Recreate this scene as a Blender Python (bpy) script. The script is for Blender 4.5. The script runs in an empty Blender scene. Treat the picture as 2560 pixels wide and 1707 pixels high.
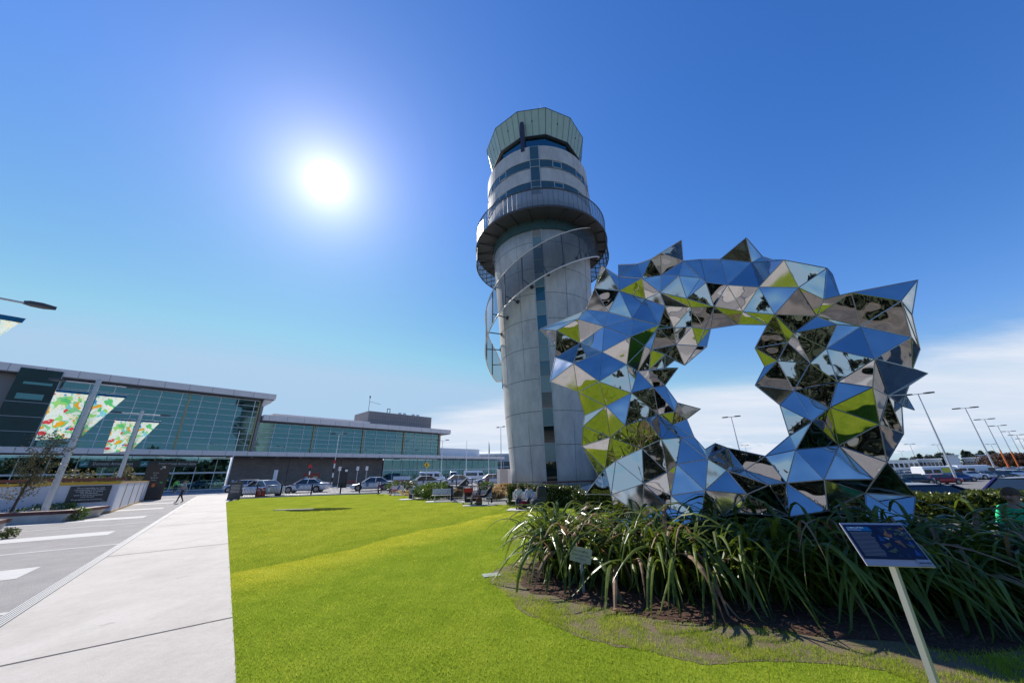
import bpy, bmesh, math, random
import numpy as np
from mathutils import Vector, Matrix, noise
random.seed(11)
R_ = math.radians
SC = bpy.context.scene
COL = SC.collection
# ------------------------------------------------------------------ camera
CH, PITCH, ROLL, FPX = 1.8, R_(20.9), R_(-1.35), 853.33
cam_d = bpy.data.cameras.new('camera'); cam = bpy.data.objects.new('camera', cam_d); COL.objects.link(cam)
cam_d.sensor_width = 36.0; cam_d.lens = 12.0; cam_d.clip_end = 6000; cam_d.clip_start = 0.05
CROT = Matrix.Rotation(math.pi/2+PITCH, 3, 'X') @ Matrix.Rotation(ROLL, 3, 'Z')
cam.matrix_world = Matrix.Translation((0, 0, CH)) @ CROT.to_4x4()
SC.camera = cam
SC.render.resolution_x = 1024; SC.render.resolution_y = 682
# ------------------------------------------------------------------ light
SUN_AZ, SUN_EL = R_(-34.9), R_(40.9)
SDIR = Vector((math.sin(SUN_AZ)*math.cos(SUN_EL), math.cos(SUN_AZ)*math.cos(SUN_EL), math.sin(SUN_EL)))
sd = bpy.data.lights.new('sun', 'SUN'); sun = bpy.data.objects.new('sun', sd); COL.objects.link(sun)
sd.energy = 4.6; sd.angle = R_(0.53); sd.color = (1.0, 0.95, 0.87)
sun.rotation_euler = (-SDIR).to_track_quat('-Z', 'Y').to_euler()
SC.view_settings.view_transform = 'Standard'; SC.view_settings.look = 'None'
SC.view_settings.exposure = 0.35; SC.view_settings.gamma = 1.0
SC.render.engine = 'CYCLES'
SC.cycles.max_bounces = 7; SC.cycles.transparent_max_bounces = 16
SC.cycles.caustics_reflective = False; SC.cycles.caustics_refractive = False
W = bpy.data.worlds.new('World'); SC.world = W; W.use_nodes = True
nt = W.node_tree; nt.nodes.clear(); N = nt.nodes; L = nt.links
def nd(t, **k):
    n = N.new(t)
    for a, b in k.items(): setattr(n, a, b)
    return n
def mth(op, a, b=None, c=None):
    n = nd('ShaderNodeMath', operation=op)
    for i, v in enumerate((a, b, c)):
        if v is None: continue
        if isinstance(v, (int, float)): n.inputs[i].default_value = v
        else: L.new(v, n.inputs[i])
    return n.outputs[0]
sky = nd('ShaderNodeTexSky', sky_type='NISHITA', sun_disc=False, sun_elevation=SUN_EL, sun_rotation=SUN_AZ)
sky.altitude = 30; sky.air_density = 1.15; sky.dust_density = 0.0; sky.ozone_density = 2.6
tc = nd('ShaderNodeTexCoord'); sep = nd('ShaderNodeSeparateXYZ'); L.new(tc.outputs['Generated'], sep.inputs[0])
dn = nd('ShaderNodeVectorMath', operation='NORMALIZE'); L.new(tc.outputs['Generated'], dn.inputs[0])
dt = nd('ShaderNodeVectorMath', operation='DOT_PRODUCT'); L.new(dn.outputs[0], dt.inputs[0]); dt.inputs[1].default_value = SDIR
ang = mth('ARCCOSINE', mth('MINIMUM', dt.outputs['Value'], 0.999999))     # radians from the sun
g1 = mth('MULTIPLY', mth('EXPONENT', mth('MULTIPLY', mth('POWER', mth('DIVIDE', ang, 0.018), 2.0), -1.0)), 16.0)
g2 = mth('MULTIPLY', mth('EXPONENT', mth('DIVIDE', ang, -0.060)), .90)
g3 = mth('MULTIPLY', mth('EXPONENT', mth('DIVIDE', ang, -0.20)), 0.26)
glow = mth('ADD', mth('ADD', g1, g2), g3)
# clouds: thin bank low over the horizon, with small cumulus heads at its foot
zc = mth('MAXIMUM', sep.outputs[2], 0.0)
den = mth('ADD', zc, 0.10)
cmb = nd('ShaderNodeCombineXYZ'); L.new(mth('DIVIDE', sep.outputs[0], den), cmb.inputs[0]); L.new(mth('DIVIDE', sep.outputs[1], den), cmb.inputs[1])
n1 = nd('ShaderNodeTexNoise'); n1.inputs['Scale'].default_value = 0.55; n1.inputs['Detail'].default_value = 7; n1.inputs['Roughness'].default_value = .62
mp = nd('ShaderNodeMapping'); mp.inputs['Scale'].default_value = (0.55, 1.5, 1); mp.inputs['Rotation'].default_value = (0, 0, R_(28)); L.new(cmb.outputs[0], mp.inputs[0]); L.new(mp.outputs[0], n1.inputs['Vector'])
n2 = nd('ShaderNodeTexNoise'); n2.inputs['Scale'].default_value = 9.0; n2.inputs['Detail'].default_value = 9; n2.inputs['Roughness'].default_value = .6
mp2 = nd('ShaderNodeMapping'); mp2.inputs['Scale'].default_value = (1, 1, 3.6); L.new(tc.outputs['Generated'], mp2.inputs[0]); L.new(mp2.outputs[0], n2.inputs['Vector'])
azn = nd('ShaderNodeVectorMath', operation='DOT_PRODUCT'); L.new(dn.outputs[0], azn.inputs[0]); azn.inputs[1].default_value = (math.sin(R_(38)), math.cos(R_(38)), 0)
aw = nd('ShaderNodeMapRange'); aw.inputs['From Min'].default_value = 0.18; aw.inputs['From Max'].default_value = .78; L.new(azn.outputs['Value'], aw.inputs[0])
top = mth('ADD', mth('MULTIPLY', aw.outputs[0], 0.16), 0.045)            # sine of the bank's upper edge
edge = mth('SUBTRACT', mth('ADD', top, mth('MULTIPLY', mth('SUBTRACT', n1.outputs['Fac'], 0.5), 0.10)), zc)
bank = nd('ShaderNodeMapRange', interpolation_type='SMOOTHSTEP'); bank.inputs['From Min'].default_value = -0.012; bank.inputs['From Max'].default_value = 0.05; L.new(edge, bank.inputs[0])
tx = nd('ShaderNodeMapRange'); tx.inputs['From Min'].default_value = .38; tx.inputs['From Max'].default_value = .62; tx.inputs['To Min'].default_value = .55; tx.inputs['To Max'].default_value = .95; L.new(n1.outputs['Fac'], tx.inputs[0])
lowfade = nd('ShaderNodeMapRange'); lowfade.inputs['From Min'].default_value = .0; lowfade.inputs['From Max'].default_value = .075; lowfade.inputs['To Min'].default_value = .3; L.new(zc, lowfade.inputs[0])
cb = mth('MULTIPLY', mth('MULTIPLY', bank.outputs[0], tx.outputs[0]), lowfade.outputs[0])
cu = nd('ShaderNodeMapRange', interpolation_type='SMOOTHSTEP'); cu.inputs['From Min'].default_value = .5; cu.inputs['From Max'].default_value = .62; L.new(n2.outputs['Fac'], cu.inputs[0])
cum = nd('ShaderNodeMapRange', interpolation_type='SMOOTHSTEP'); cum.inputs['From Min'].default_value = .085; cum.inputs['From Max'].default_value = .04; L.new(zc, cum.inputs[0])
cc = mth('MULTIPLY', mth('MULTIPLY', cu.outputs[0], cum.outputs[0]), .75)
ci = nd('ShaderNodeMapRange', interpolation_type='SMOOTHSTEP'); ci.inputs['From Min'].default_value = .52; ci.inputs['From Max'].default_value = .8; ci.inputs['To Max'].default_value = .35; L.new(n1.outputs['Fac'], ci.inputs[0])
cif = nd('ShaderNodeMapRange', interpolation_type='SMOOTHSTEP'); cif.inputs['From Min'].default_value = .34; cif.inputs['From Max'].default_value = .12; L.new(zc, cif.inputs[0])
cloud = mth('MINIMUM', mth('ADD', mth('ADD', cb, cc), mth('MULTIPLY', ci.outputs[0], cif.outputs[0])), 0.92)
SKYS = 0.14
sm = nd('ShaderNodeVectorMath', operation='SCALE'); L.new(sky.outputs[0], sm.inputs[0]); sm.inputs['Scale'].default_value = SKYS
# hue trim
tint = nd('ShaderNodeMix', data_type='RGBA', blend_type='MULTIPLY'); tint.inputs[0].default_value = 1.0; hs = nd('ShaderNodeHueSaturation'); hs.inputs['Saturation'].default_value = 1.12; L.new(sm.outputs[0], hs.inputs['Color']); mn = nd('ShaderNodeVectorMath', operation='MINIMUM'); L.new(hs.outputs[0], mn.inputs[0]); mn.inputs[1].default_value = (.42, .64, .69); L.new(mn.outputs[0], tint.inputs[6]); tint.inputs[7].default_value = (0.86, 0.88, 1.0, 1)
sp3 = nd('ShaderNodeSeparateColor'); L.new(tint.outputs[2], sp3.inputs[0]); cb3 = nd('ShaderNodeCombineColor')
for i_, (a_, g_) in enumerate(((1.45, 1.5), (.90, 1.13), (.885, .86))): L.new(mth('MULTIPLY', mth('POWER', sp3.outputs[i_], g_), a_), cb3.inputs[i_])
cm = nd('ShaderNodeMix', data_type='RGBA'); L.new(cloud, cm.inputs[0]); L.new(cb3.outputs[0], cm.inputs[6]); cm.inputs[7].default_value = (0.62, 0.66, 0.74, 1)
gl = nd('ShaderNodeVectorMath', operation='SCALE'); gl.inputs[0].default_value = (1.08, 1.0, 1.02); L.new(glow, gl.inputs['Scale'])
ad = nd('ShaderNodeVectorMath', operation='ADD'); L.new(cm.outputs[2], ad.inputs[0]); L.new(gl.outputs[0], ad.inputs[1])
bg = nd('ShaderNodeBackground'); bg.inputs['Strength'].default_value = 1.0; L.new(ad.outputs[0], bg.inputs[0])
wo = nd('ShaderNodeOutputWorld'); L.new(bg.outputs[0], wo.inputs[0])
# ------------------------------------------------------------------ layout: rays of the survey camera meeting real ground / heights
def ray(x, y): return CROT @ Vector((x-1280, -(y-853.5), -FPX))
def gp(x, y, z=0.0):
    d = ray(x, y); t = (z-CH)/d.z; return Vector((d.x*t, d.y*t, z))
def pol(az, r, z=0.0): return Vector((math.sin(R_(az))*r, math.cos(R_(az))*r, z))
def azel(x, y):
    d = ray(x, y); return math.degrees(math.atan2(d.x, d.y)), math.atan2(d.z, math.hypot(d.x, d.y))
# ------------------------------------------------------------------ materials
def mat(name, col, rough=.6, metal=0, var=0.0, vscale=4, bump=0.0, bscale=60, spec=.5, col2=None, alpha=None, transl=0, stripe=None):
    m = bpy.data.materials.new(name); m.use_nodes = True; t = m.node_tree; b = t.nodes['Principled BSDF']
    b.inputs['Roughness'].default_value = rough; b.inputs['Metallic'].default_value = metal
    b.inputs['Specular IOR Level'].default_value = spec
    c = (*col, 1)
    b.inputs['Base Color'].default_value = c
    tcn = t.nodes.new('ShaderNodeTexCoord')
    if var or col2:
        n = t.nodes.new('ShaderNodeTexNoise'); n.inputs['Scale'].default_value = vscale; n.inputs['Detail'].default_value = 6; n.inputs['Roughness'].default_value = .6
        t.links.new(tcn.outputs['Object'], n.inputs['Vector'])
        r = t.nodes.new('ShaderNodeValToRGB'); e = r.color_ramp.elements; e[0].position = .32; e[1].position = .68
        c2 = col2 or tuple(min(1, x*(1+var)) for x in col); c1 = col if col2 else tuple(x*(1-var) for x in col)
        e[0].color = (*c1, 1); e[1].color = (*c2, 1)
        t.links.new(n.outputs['Fac'], r.inputs[0]); t.links.new(r.outputs[0], b.inputs['Base Color'])
    if bump:
        n = t.nodes.new('ShaderNodeTexNoise'); n.inputs['Scale'].default_value = bscale; n.inputs['Detail'].default_value = 5
        t.links.new(tcn.outputs['Object'], n.inputs['Vector'])
        bp = t.nodes.new('ShaderNodeBump'); bp.inputs['Strength'].default_value = bump; bp.inputs['Distance'].default_value = .02
        t.links.new(n.outputs['Fac'], bp.inputs['Height']); t.links.new(bp.outputs[0], b.inputs['Normal'])
    out = t.nodes['Material Output']
    if transl:
        tr = t.nodes.new('ShaderNodeBsdfTranslucent'); mx = t.nodes.new('ShaderNodeMixShader'); mx.inputs[0].default_value = transl
        tr.inputs[0].default_value = c
        if var or col2: t.links.new(r.outputs[0], tr.inputs[0])
        t.links.new(b.outputs[0], mx.inputs[1]); t.links.new(tr.outputs[0], mx.inputs[2]); t.links.new(mx.outputs[0], out.inputs[0])
    if alpha is not None:
        tp = t.nodes.new('ShaderNodeBsdfTransparent'); mx = t.nodes.new('ShaderNodeMixShader'); mx.inputs[0].default_value = alpha
        t.links.new(tp.outputs[0], mx.inputs[1]); t.links.new(b.outputs[0], mx.inputs[2]); t.links.new(mx.outputs[0], out.inputs[0])
    return m
def glassmat(name, tint, refl=.12, rough=.02):
    m = bpy.data.materials.new(name); m.use_nodes = True; t = m.node_tree; t.nodes.remove(t.nodes['Principled BSDF'])
    tp = t.nodes.new('ShaderNodeBsdfTransparent'); tp.inputs[0].default_value = (*tint, 1)
    g = t.nodes.new('ShaderNodeBsdfGlossy'); g.inputs['Roughness'].default_value = rough; g.inputs[0].default_value = (.45, .86, .90, 1)
    f = t.nodes.new('ShaderNodeLayerWeight'); f.inputs[0].default_value = .25
    a = t.nodes.new('ShaderNodeMath'); a.operation = 'MULTIPLY_ADD'; a.inputs[1].default_value = .7; a.inputs[2].default_value = refl; t.links.new(f.outputs['Fresnel'], a.inputs[0])
    cl = t.nodes.new('ShaderNodeClamp'); t.links.new(a.outputs[0], cl.inputs[0])
    mx = t.nodes.new('ShaderNodeMixShader'); t.links.new(cl.outputs[0], mx.inputs[0]); t.links.new(tp.outputs[0], mx.inputs[1]); t.links.new(g.outputs[0], mx.inputs[2])
    t.links.new(mx.outputs[0], t.nodes['Material Output'].inputs[0]); return m
def pmat(name, fn, rough=.9, spec=.3):
    """material whose colour (and bump) is built by fn(tree, coord) -> (colour socket, height socket or None)"""
    m = bpy.data.materials.new(name); m.use_nodes = True; t = m.node_tree; b = t.nodes['Principled BSDF']
    b.inputs['Roughness'].default_value = rough; b.inputs['Specular IOR Level'].default_value = spec
    tcn = t.nodes.new('ShaderNodeTexCoord'); c, h = fn(t, tcn.outputs['Object']); t.links.new(c, b.inputs['Base Color'])
    if h is not None:
        bp = t.nodes.new('ShaderNodeBump'); bp.inputs['Strength'].default_value = .6; bp.inputs['Distance'].default_value = .02
        t.links.new(h, bp.inputs['Height']); t.links.new(bp.outputs[0], b.inputs['Normal'])
    return m
def tnoise(t, vec, scale, detail=5, rough=.6, sx=None):
    if sx is not None:
        m = t.nodes.new('ShaderNodeMapping'); m.inputs['Scale'].default_value = sx[:3]
        if len(sx) > 3: m.inputs['Rotation'].default_value = (0, 0, sx[3])
        t.links.new(vec, m.inputs[0]); vec = m.outputs[0]
    n = t.nodes.new('ShaderNodeTexNoise'); n.inputs['Scale'].default_value = scale; n.inputs['Detail'].default_value = detail; n.inputs['Roughness'].default_value = rough
    t.links.new(vec, n.inputs['Vector']); return n.outputs['Fac']
def tramp(t, fac, stops):
    r = t.nodes.new('ShaderNodeValToRGB'); el = r.color_ramp.elements
    while len(el) < len(stops): el.new(.5)
    for e, (p, c) in zip(el, stops): e.position = p; e.color = (*c, 1)
    t.links.new(fac, r.inputs[0]); return r.outputs[0]
def tmix(t, a, b, fac, mode='MIX'):
    m = t.nodes.new('ShaderNodeMix'); m.data_type = 'RGBA'; m.blend_type = mode
    for s, v in ((0, fac), (6, a), (7, b)):
        if isinstance(v, (int, float)): m.inputs[s].default_value = v
        elif isinstance(v, tuple): m.inputs[s].default_value = (*v, 1)
        else: t.links.new(v, m.inputs[s])
    return m.outputs[2]
def bandtone(t, v, c):
    # tone band: a lighter strip curving across the near lawn, darker on either side
    d = t.nodes.new('ShaderNodeVectorMath'); d.operation = 'DOT_PRODUCT'; t.links.new(v, d.inputs[0]); d.inputs[1].default_value = BANDN
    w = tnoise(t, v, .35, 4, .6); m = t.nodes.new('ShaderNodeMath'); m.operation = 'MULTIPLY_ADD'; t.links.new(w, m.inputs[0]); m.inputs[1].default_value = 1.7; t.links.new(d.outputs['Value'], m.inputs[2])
    r = t.nodes.new('ShaderNodeMapRange'); r.inputs['From Min'].default_value = BANDC-3.2+.85; r.inputs['From Max'].default_value = BANDC+2.2+.85; t.links.new(m.outputs[0], r.inputs[0])
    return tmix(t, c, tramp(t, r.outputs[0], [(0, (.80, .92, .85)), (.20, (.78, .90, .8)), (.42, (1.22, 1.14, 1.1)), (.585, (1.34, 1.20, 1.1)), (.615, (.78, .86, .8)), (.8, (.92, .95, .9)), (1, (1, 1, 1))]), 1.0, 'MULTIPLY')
MA, MB_ = gp(560, 1440), gp(1180, 1300); _n = Vector((-(MB_-MA).y, (MB_-MA).x, 0)).normalized(); BANDN = tuple(_n); BANDC = MA.dot(_n)
def f_blade(t, v):
    c = tramp(t, tnoise(t, v, 2.4, 7, .72), [(.30, (.32, .40, .035)), (.5, (.50, .53, .05)), (.70, (.68, .64, .10))])
    return bandtone(t, v, tmix(t, c, tramp(t, tnoise(t, v, 55, 3, .6), [(.3, (.6, .65, .6)), (.7, (1.35, 1.25, 1.3))]), .8, 'MULTIPLY')), None
def f_lawn(t, v):
    a = tnoise(t, v, .8, 8, .72); c = tramp(t, a, [(.30, (.19, .245, .022)), (.5, (.27, .315, .030)), (.70, (.34, .37, .045))])
    b = tnoise(t, v, 38, 5, .7); c2 = tramp(t, b, [(.3, (.55, .58, .5)), (.7, (1.25, 1.2, 1.2))])
    s = tnoise(t, v, 2.2, 4, .6, (1, .25, 1, R_(35))); c3 = tramp(t, s, [(.35, (.90, .93, .9)), (.65, (1.08, 1.05, 1.05))])
    c = tmix(t, tmix(t, c, c2, .8, 'MULTIPLY'), c3, 1.0, 'MULTIPLY')
    return bandtone(t, v, c), tnoise(t, v, 160, 4, .7)
def f_soil(t, v):
    a = tnoise(t, v, 3.2, 8, .72); g = tramp(t, tnoise(t, v, 60, 5, .7), [(.3, (.08, .10, .022)), (.7, (.15, .165, .045))])
    s = tramp(t, tnoise(t, v, 45, 6, .75), [(.3, (.075, .050, .030)), (.7, (.27, .195, .125))])
    return tmix(t, s, g, tramp(t, a, [(.40, (0, 0, 0)), (.66, (.75, .75, .75))])), tnoise(t, v, 70, 6, .75)
def f_mulch(t, v):
    return tramp(t, tnoise(t, v, 28, 7, .8), [(.3, (.022, .012, .008)), (.5, (.075, .036, .022)), (.72, (.19, .10, .06))]), tnoise(t, v, 40, 6, .8)
def f_path(t, v):
    a = tramp(t, tnoise(t, v, .9, 7, .65, (1, .35, 1, R_(-20))), [(.3, (.53, .475, .41)), (.7, (.63, .575, .505))])
    b = tramp(t, tnoise(t, v, 14, 5, .7), [(.2, (.90, .90, .90)), (.8, (1.06, 1.06, 1.06))]); sp = tramp(t, tnoise(t, v, 3.1, 3, .5), [(.24, (.62, .60, .58)), (.31, (1, 1, 1))]); st2 = tramp(t, tnoise(t, v, .5, 8, .75), [(.36, (.86, .85, .83)), (.55, (1, 1, 1))]); return tmix(t, tmix(t, tmix(t, a, b, 1., 'MULTIPLY'), sp, .6, 'MULTIPLY'), st2, 1., 'MULTIPLY'), tnoise(t, v, 90, 4)
def f_plaza(t, v):
    vo = t.nodes.new('ShaderNodeTexVoronoi'); vo.inputs['Scale'].default_value = 55; t.links.new(v, vo.inputs['Vector'])
    c = tramp(t, vo.outputs['Distance'], [(.1, (.40, .375, .345)), (.6, (.30, .28, .26))])
    return tmix(t, c, tramp(t, tnoise(t, v, 1.3, 6), [(.3, (.88, .88, .88)), (.7, (1.12, 1.1, 1.08))]), 1., 'MULTIPLY'), vo.outputs['Distance']
def f_road(t, v):
    return tramp(t, tnoise(t, v, .35, 7, .65, (1, .3, 1, R_(-45))), [(.3, (.30, .285, .27)), (.7, (.43, .41, .385))]), tnoise(t, v, 60)
def f_asph(t, v):
    return tramp(t, tnoise(t, v, .25, 8, .7), [(.3, (.15, .145, .135)), (.7, (.24, .225, .205))]), tnoise(t, v, 50)
def f_conc(t, v):
    a = tnoise(t, v, .5, 9, .68, (1, 1, .45)); c = tramp(t, a, [(.3, (.43, .41, .385)), (.55, (.58, .555, .52)), (.75, (.68, .65, .61))])
    st = tramp(t, tnoise(t, v, 1.6, 8, .7, (1, 1, .35)), [(.34, (.82, .83, .84)), (.6, (1.04, 1.04, 1.04))])
    return tmix(t, c, st, .9, 'MULTIPLY'), tnoise(t, v, 12, 6)
def f_wall(t, v):
    br = t.nodes.new('ShaderNodeTexBrick'); br.inputs['Scale'].default_value = 1; br.inputs['Brick Width'].default_value = .8; br.inputs['Row Height'].default_value = .22; br.inputs['Mortar Size'].default_value = .015
    mp = t.nodes.new('ShaderNodeMapping'); mp.inputs['Rotation'].default_value = (R_(90), 0, 0); t.links.new(v, mp.inputs[0]); t.links.new(mp.outputs[0], br.inputs['Vector'])
    br.inputs[1].default_value = (.20, .168, .145, 1); br.inputs[2].default_value = (.235, .195, .17, 1); br.inputs[3].default_value = (.14, .12, .105, 1)
    return tmix(t, br.outputs[0], tramp(t, tnoise(t, v, .6, 6), [(.3, (.85, .85, .85)), (.7, (1.15, 1.15, 1.15))]), 1., 'MULTIPLY'), None
def f_banner(t, v):
    vo = t.nodes.new('ShaderNodeTexVoronoi'); vo.inputs['Scale'].default_value = 7.5
    n = t.nodes.new('ShaderNodeTexNoise'); n.inputs['Scale'].default_value = 1.3; t.links.new(v, n.inputs['Vector'])
    ad = t.nodes.new('ShaderNodeMix'); ad.data_type = 'RGBA'; ad.inputs[0].default_value = .6; t.links.new(v, ad.inputs[6]); t.links.new(n.outputs['Color'], ad.inputs[7]); t.links.new(ad.outputs[2], vo.inputs['Vector'])
    sp = t.nodes.new('ShaderNodeSeparateColor'); t.links.new(vo.outputs['Color'], sp.inputs[0])
    c = tramp(t, sp.outputs[0], [(0, (.52, .56, .53)), (.26, (.56, .56, .44)), (.40, (.08, .38, .14)), (.47, (.50, .56, .52)), (.62, (.22, .46, .14)), (.68, (.55, .27, .02)), (.76, (.16, .42, .20)), (.86, (.16, .42, .46)), (.93, (.03, .20, .46)), (.975, (.46, .05, .06))])
    r = [x for x in t.nodes if x.type == 'VALTORGB'][-1]; r.color_ramp.interpolation = 'CONSTANT'
    fine = tramp(t, tnoise(t, v, 7, 6, .7), [(.40, (.55, .75, .62)), (.48, (1, 1, 1)), (.62, (1, 1, 1)), (.66, (.35, .75, .45))])
    return tmix(t, c, fine, .8, 'MULTIPLY'), None
M = dict(
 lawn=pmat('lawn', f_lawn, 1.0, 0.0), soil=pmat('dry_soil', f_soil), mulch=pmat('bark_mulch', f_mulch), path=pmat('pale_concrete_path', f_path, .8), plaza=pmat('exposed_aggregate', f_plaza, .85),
 band=mat('pale_band', (.50, .475, .44), .8, var=.06), road=pmat('pale_road', f_road, .85), asph=pmat('asphalt', f_asph, .9), conc=pmat('raw_concrete', f_conc, .75), gwall=pmat('grey_block_wall', f_wall, .8),
 ground=mat('distant_ground', (.20, .20, .17), .9, var=.15, vscale=.02), joint=mat('dark_joint', (.05, .05, .05), .9), steel=mat('galvanised_steel', (.50, .51, .53), .42, .55, var=.08, vscale=8), grate=mat('drain_grate', (.30, .30, .31), .5, .3),
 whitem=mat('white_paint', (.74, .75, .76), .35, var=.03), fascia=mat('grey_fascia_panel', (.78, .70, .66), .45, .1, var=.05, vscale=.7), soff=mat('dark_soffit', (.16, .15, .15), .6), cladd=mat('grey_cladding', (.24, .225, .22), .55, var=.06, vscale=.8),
 mull=mat('pale_mullion', (.66, .70, .72), .4, .0), ycol=mat('ochre_column', (.42, .33, .15), .5), dark=mat('black_paint', (.018, .018, .022), .45), dgrey=mat('dark_grey_steel', (.07, .072, .08), .45, .3),
 tglass=glassmat('terminal_glass', (.26, .46, .52), .16), dglass=glassmat('stair_glass', (.06, .16, .17), .12), shopglass=glassmat('entrance_glass', (.42, .5, .5), .14),
 inner=mat('interior_plaster', (.50, .50, .47), .8, var=.05), innerd=mat('interior_dark', (.10, .10, .10), .8, var=.3, vscale=.6), teal=mat('teal_spandrel_glass', (.050, .105, .125), .08, var=.10, vscale=.5, spec=.6), tealb=mat('blue_window_glass', (.01, .085, .13), .04, spec=.8), tealp=mat('pale_green_spandrel', (.17, .255, .26), .15, var=.06, vscale=1),
 dwin=mat('dark_window_glass', (.008, .02, .02), .03, spec=.8), cabp=mat('grey_green_cab_panel', (.40, .50, .38), .35, var=.05, vscale=1.2), cabg=glassmat('cab_glass', (.10, .36, .42), .2), frame=mat('pale_frame', (.45, .48, .50), .4, .2),
 perf=mat('perforated_screen', (.12, .115, .105), .5, .3, alpha=.50), perfl=mat('perforated_railing', (.30, .29, .27), .4, .5, alpha=.66), brown=mat('brown_timber', (.13, .05, .04), .6, var=.15, vscale=6), yell=mat('yellow_trim', (.62, .36, .03), .5, var=.08), buff=mat('buff_timber_trim', (.50, .32, .13), .6, var=.1),
 hoard=mat('white_hoarding', (.60, .61, .66), .5, var=.04, vscale=1), signd=mat('charcoal_sign', (.035, .045, .05), .4), ink=mat('white_lettering', (.75, .76, .75), .5), inkd=mat('black_lettering', (.02, .02, .02), .6), tealsign=mat('turquoise_sign', (.02, .30, .34), .4), cream=mat('cream_sign', (.50, .50, .33), .5, var=.08),
 orange=mat('orange_plastic', (.80, .07, .03), .45), red=mat('red_enamel', (.45, .02, .025), .35), slat=mat('bleached_slat', (.68, .62, .55), .6, var=.12, vscale=9), bark=mat('bark', (.08, .06, .045), .9, var=.3, vscale=12), tyre=mat('tyre_rubber', (.012, .012, .013), .8), rim=mat('alloy_rim', (.42, .43, .45), .3, .7), cglass=mat('car_glass', (.012, .018, .022), .03, spec=.9),
 lampc=mat('headlight_lens', (.6, .62, .62), .1, .2), lampr=mat('red_tail_lamp', (.35, .01, .01), .2), skin=mat('skin', (.50, .28, .20), .6), roofw=mat('white_roofing', (.70, .72, .74), .5, var=.04, vscale=.3), bluew=mat('pale_blue_cladding', (.32, .38, .44), .5, var=.06, vscale=.4),
 orp=mat('orange_painted_post', (.62, .14, .02), .5), paper=mat('white_paper', (.8, .8, .8), .6))
def foli(name, c1, c2, tr=.35, rough=.42, sc=3.0): return mat(name, c1, rough, col2=c2, vscale=sc, transl=tr, spec=.4)
M.update(flax=foli('flax_leaf', (.060, .095, .012), (.20, .255, .028), .42, .30, 1.6), flaxd=foli('flax_dead_leaf', (.20, .11, .05), (.42, .26, .15), .3, .6), hedge=foli('hedge_leaf', (.040, .062, .012), (.17, .20, .035), .25, .3, 5), shrub=foli('bright_shrub_leaf', (.06, .12, .012), (.16, .24, .03), .35, .4, 5),
 tus=foli('straw_tussock', (.34, .22, .09), (.55, .38, .18), .4, .6, 4), tree=foli('olive_tree_leaf', (.10, .10, .04), (.24, .20, .09), .35, .5, 3), fart=foli('far_tree_leaf', (.030, .045, .030), (.06, .075, .045), .1, .7, .4), flower=mat('white_petals', (.75, .72, .75), .6, transl=.3), purp=foli('purple_leaf', (.10, .03, .09), (.25, .10, .22), .3),
 blade=None, redleaf=foli('autumn_shrub', (.055, .030, .022), (.12, .060, .035), .2, .7, .5))
def add_transl(m, k):
    t = m.node_tree; b = t.nodes['Principled BSDF']; tr = t.nodes.new('ShaderNodeBsdfTranslucent'); mx = t.nodes.new('ShaderNodeMixShader'); mx.inputs[0].default_value = k
    t.links.new(b.inputs['Base Color'].links[0].from_socket, tr.inputs[0]); t.links.new(b.outputs[0], mx.inputs[1]); t.links.new(tr.outputs[0], mx.inputs[2]); t.links.new(mx.outputs[0], t.nodes['Material Output'].inputs[0]); return m
M['blade'] = add_transl(pmat('grass_blade', f_blade, .7, .2), .5)
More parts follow.
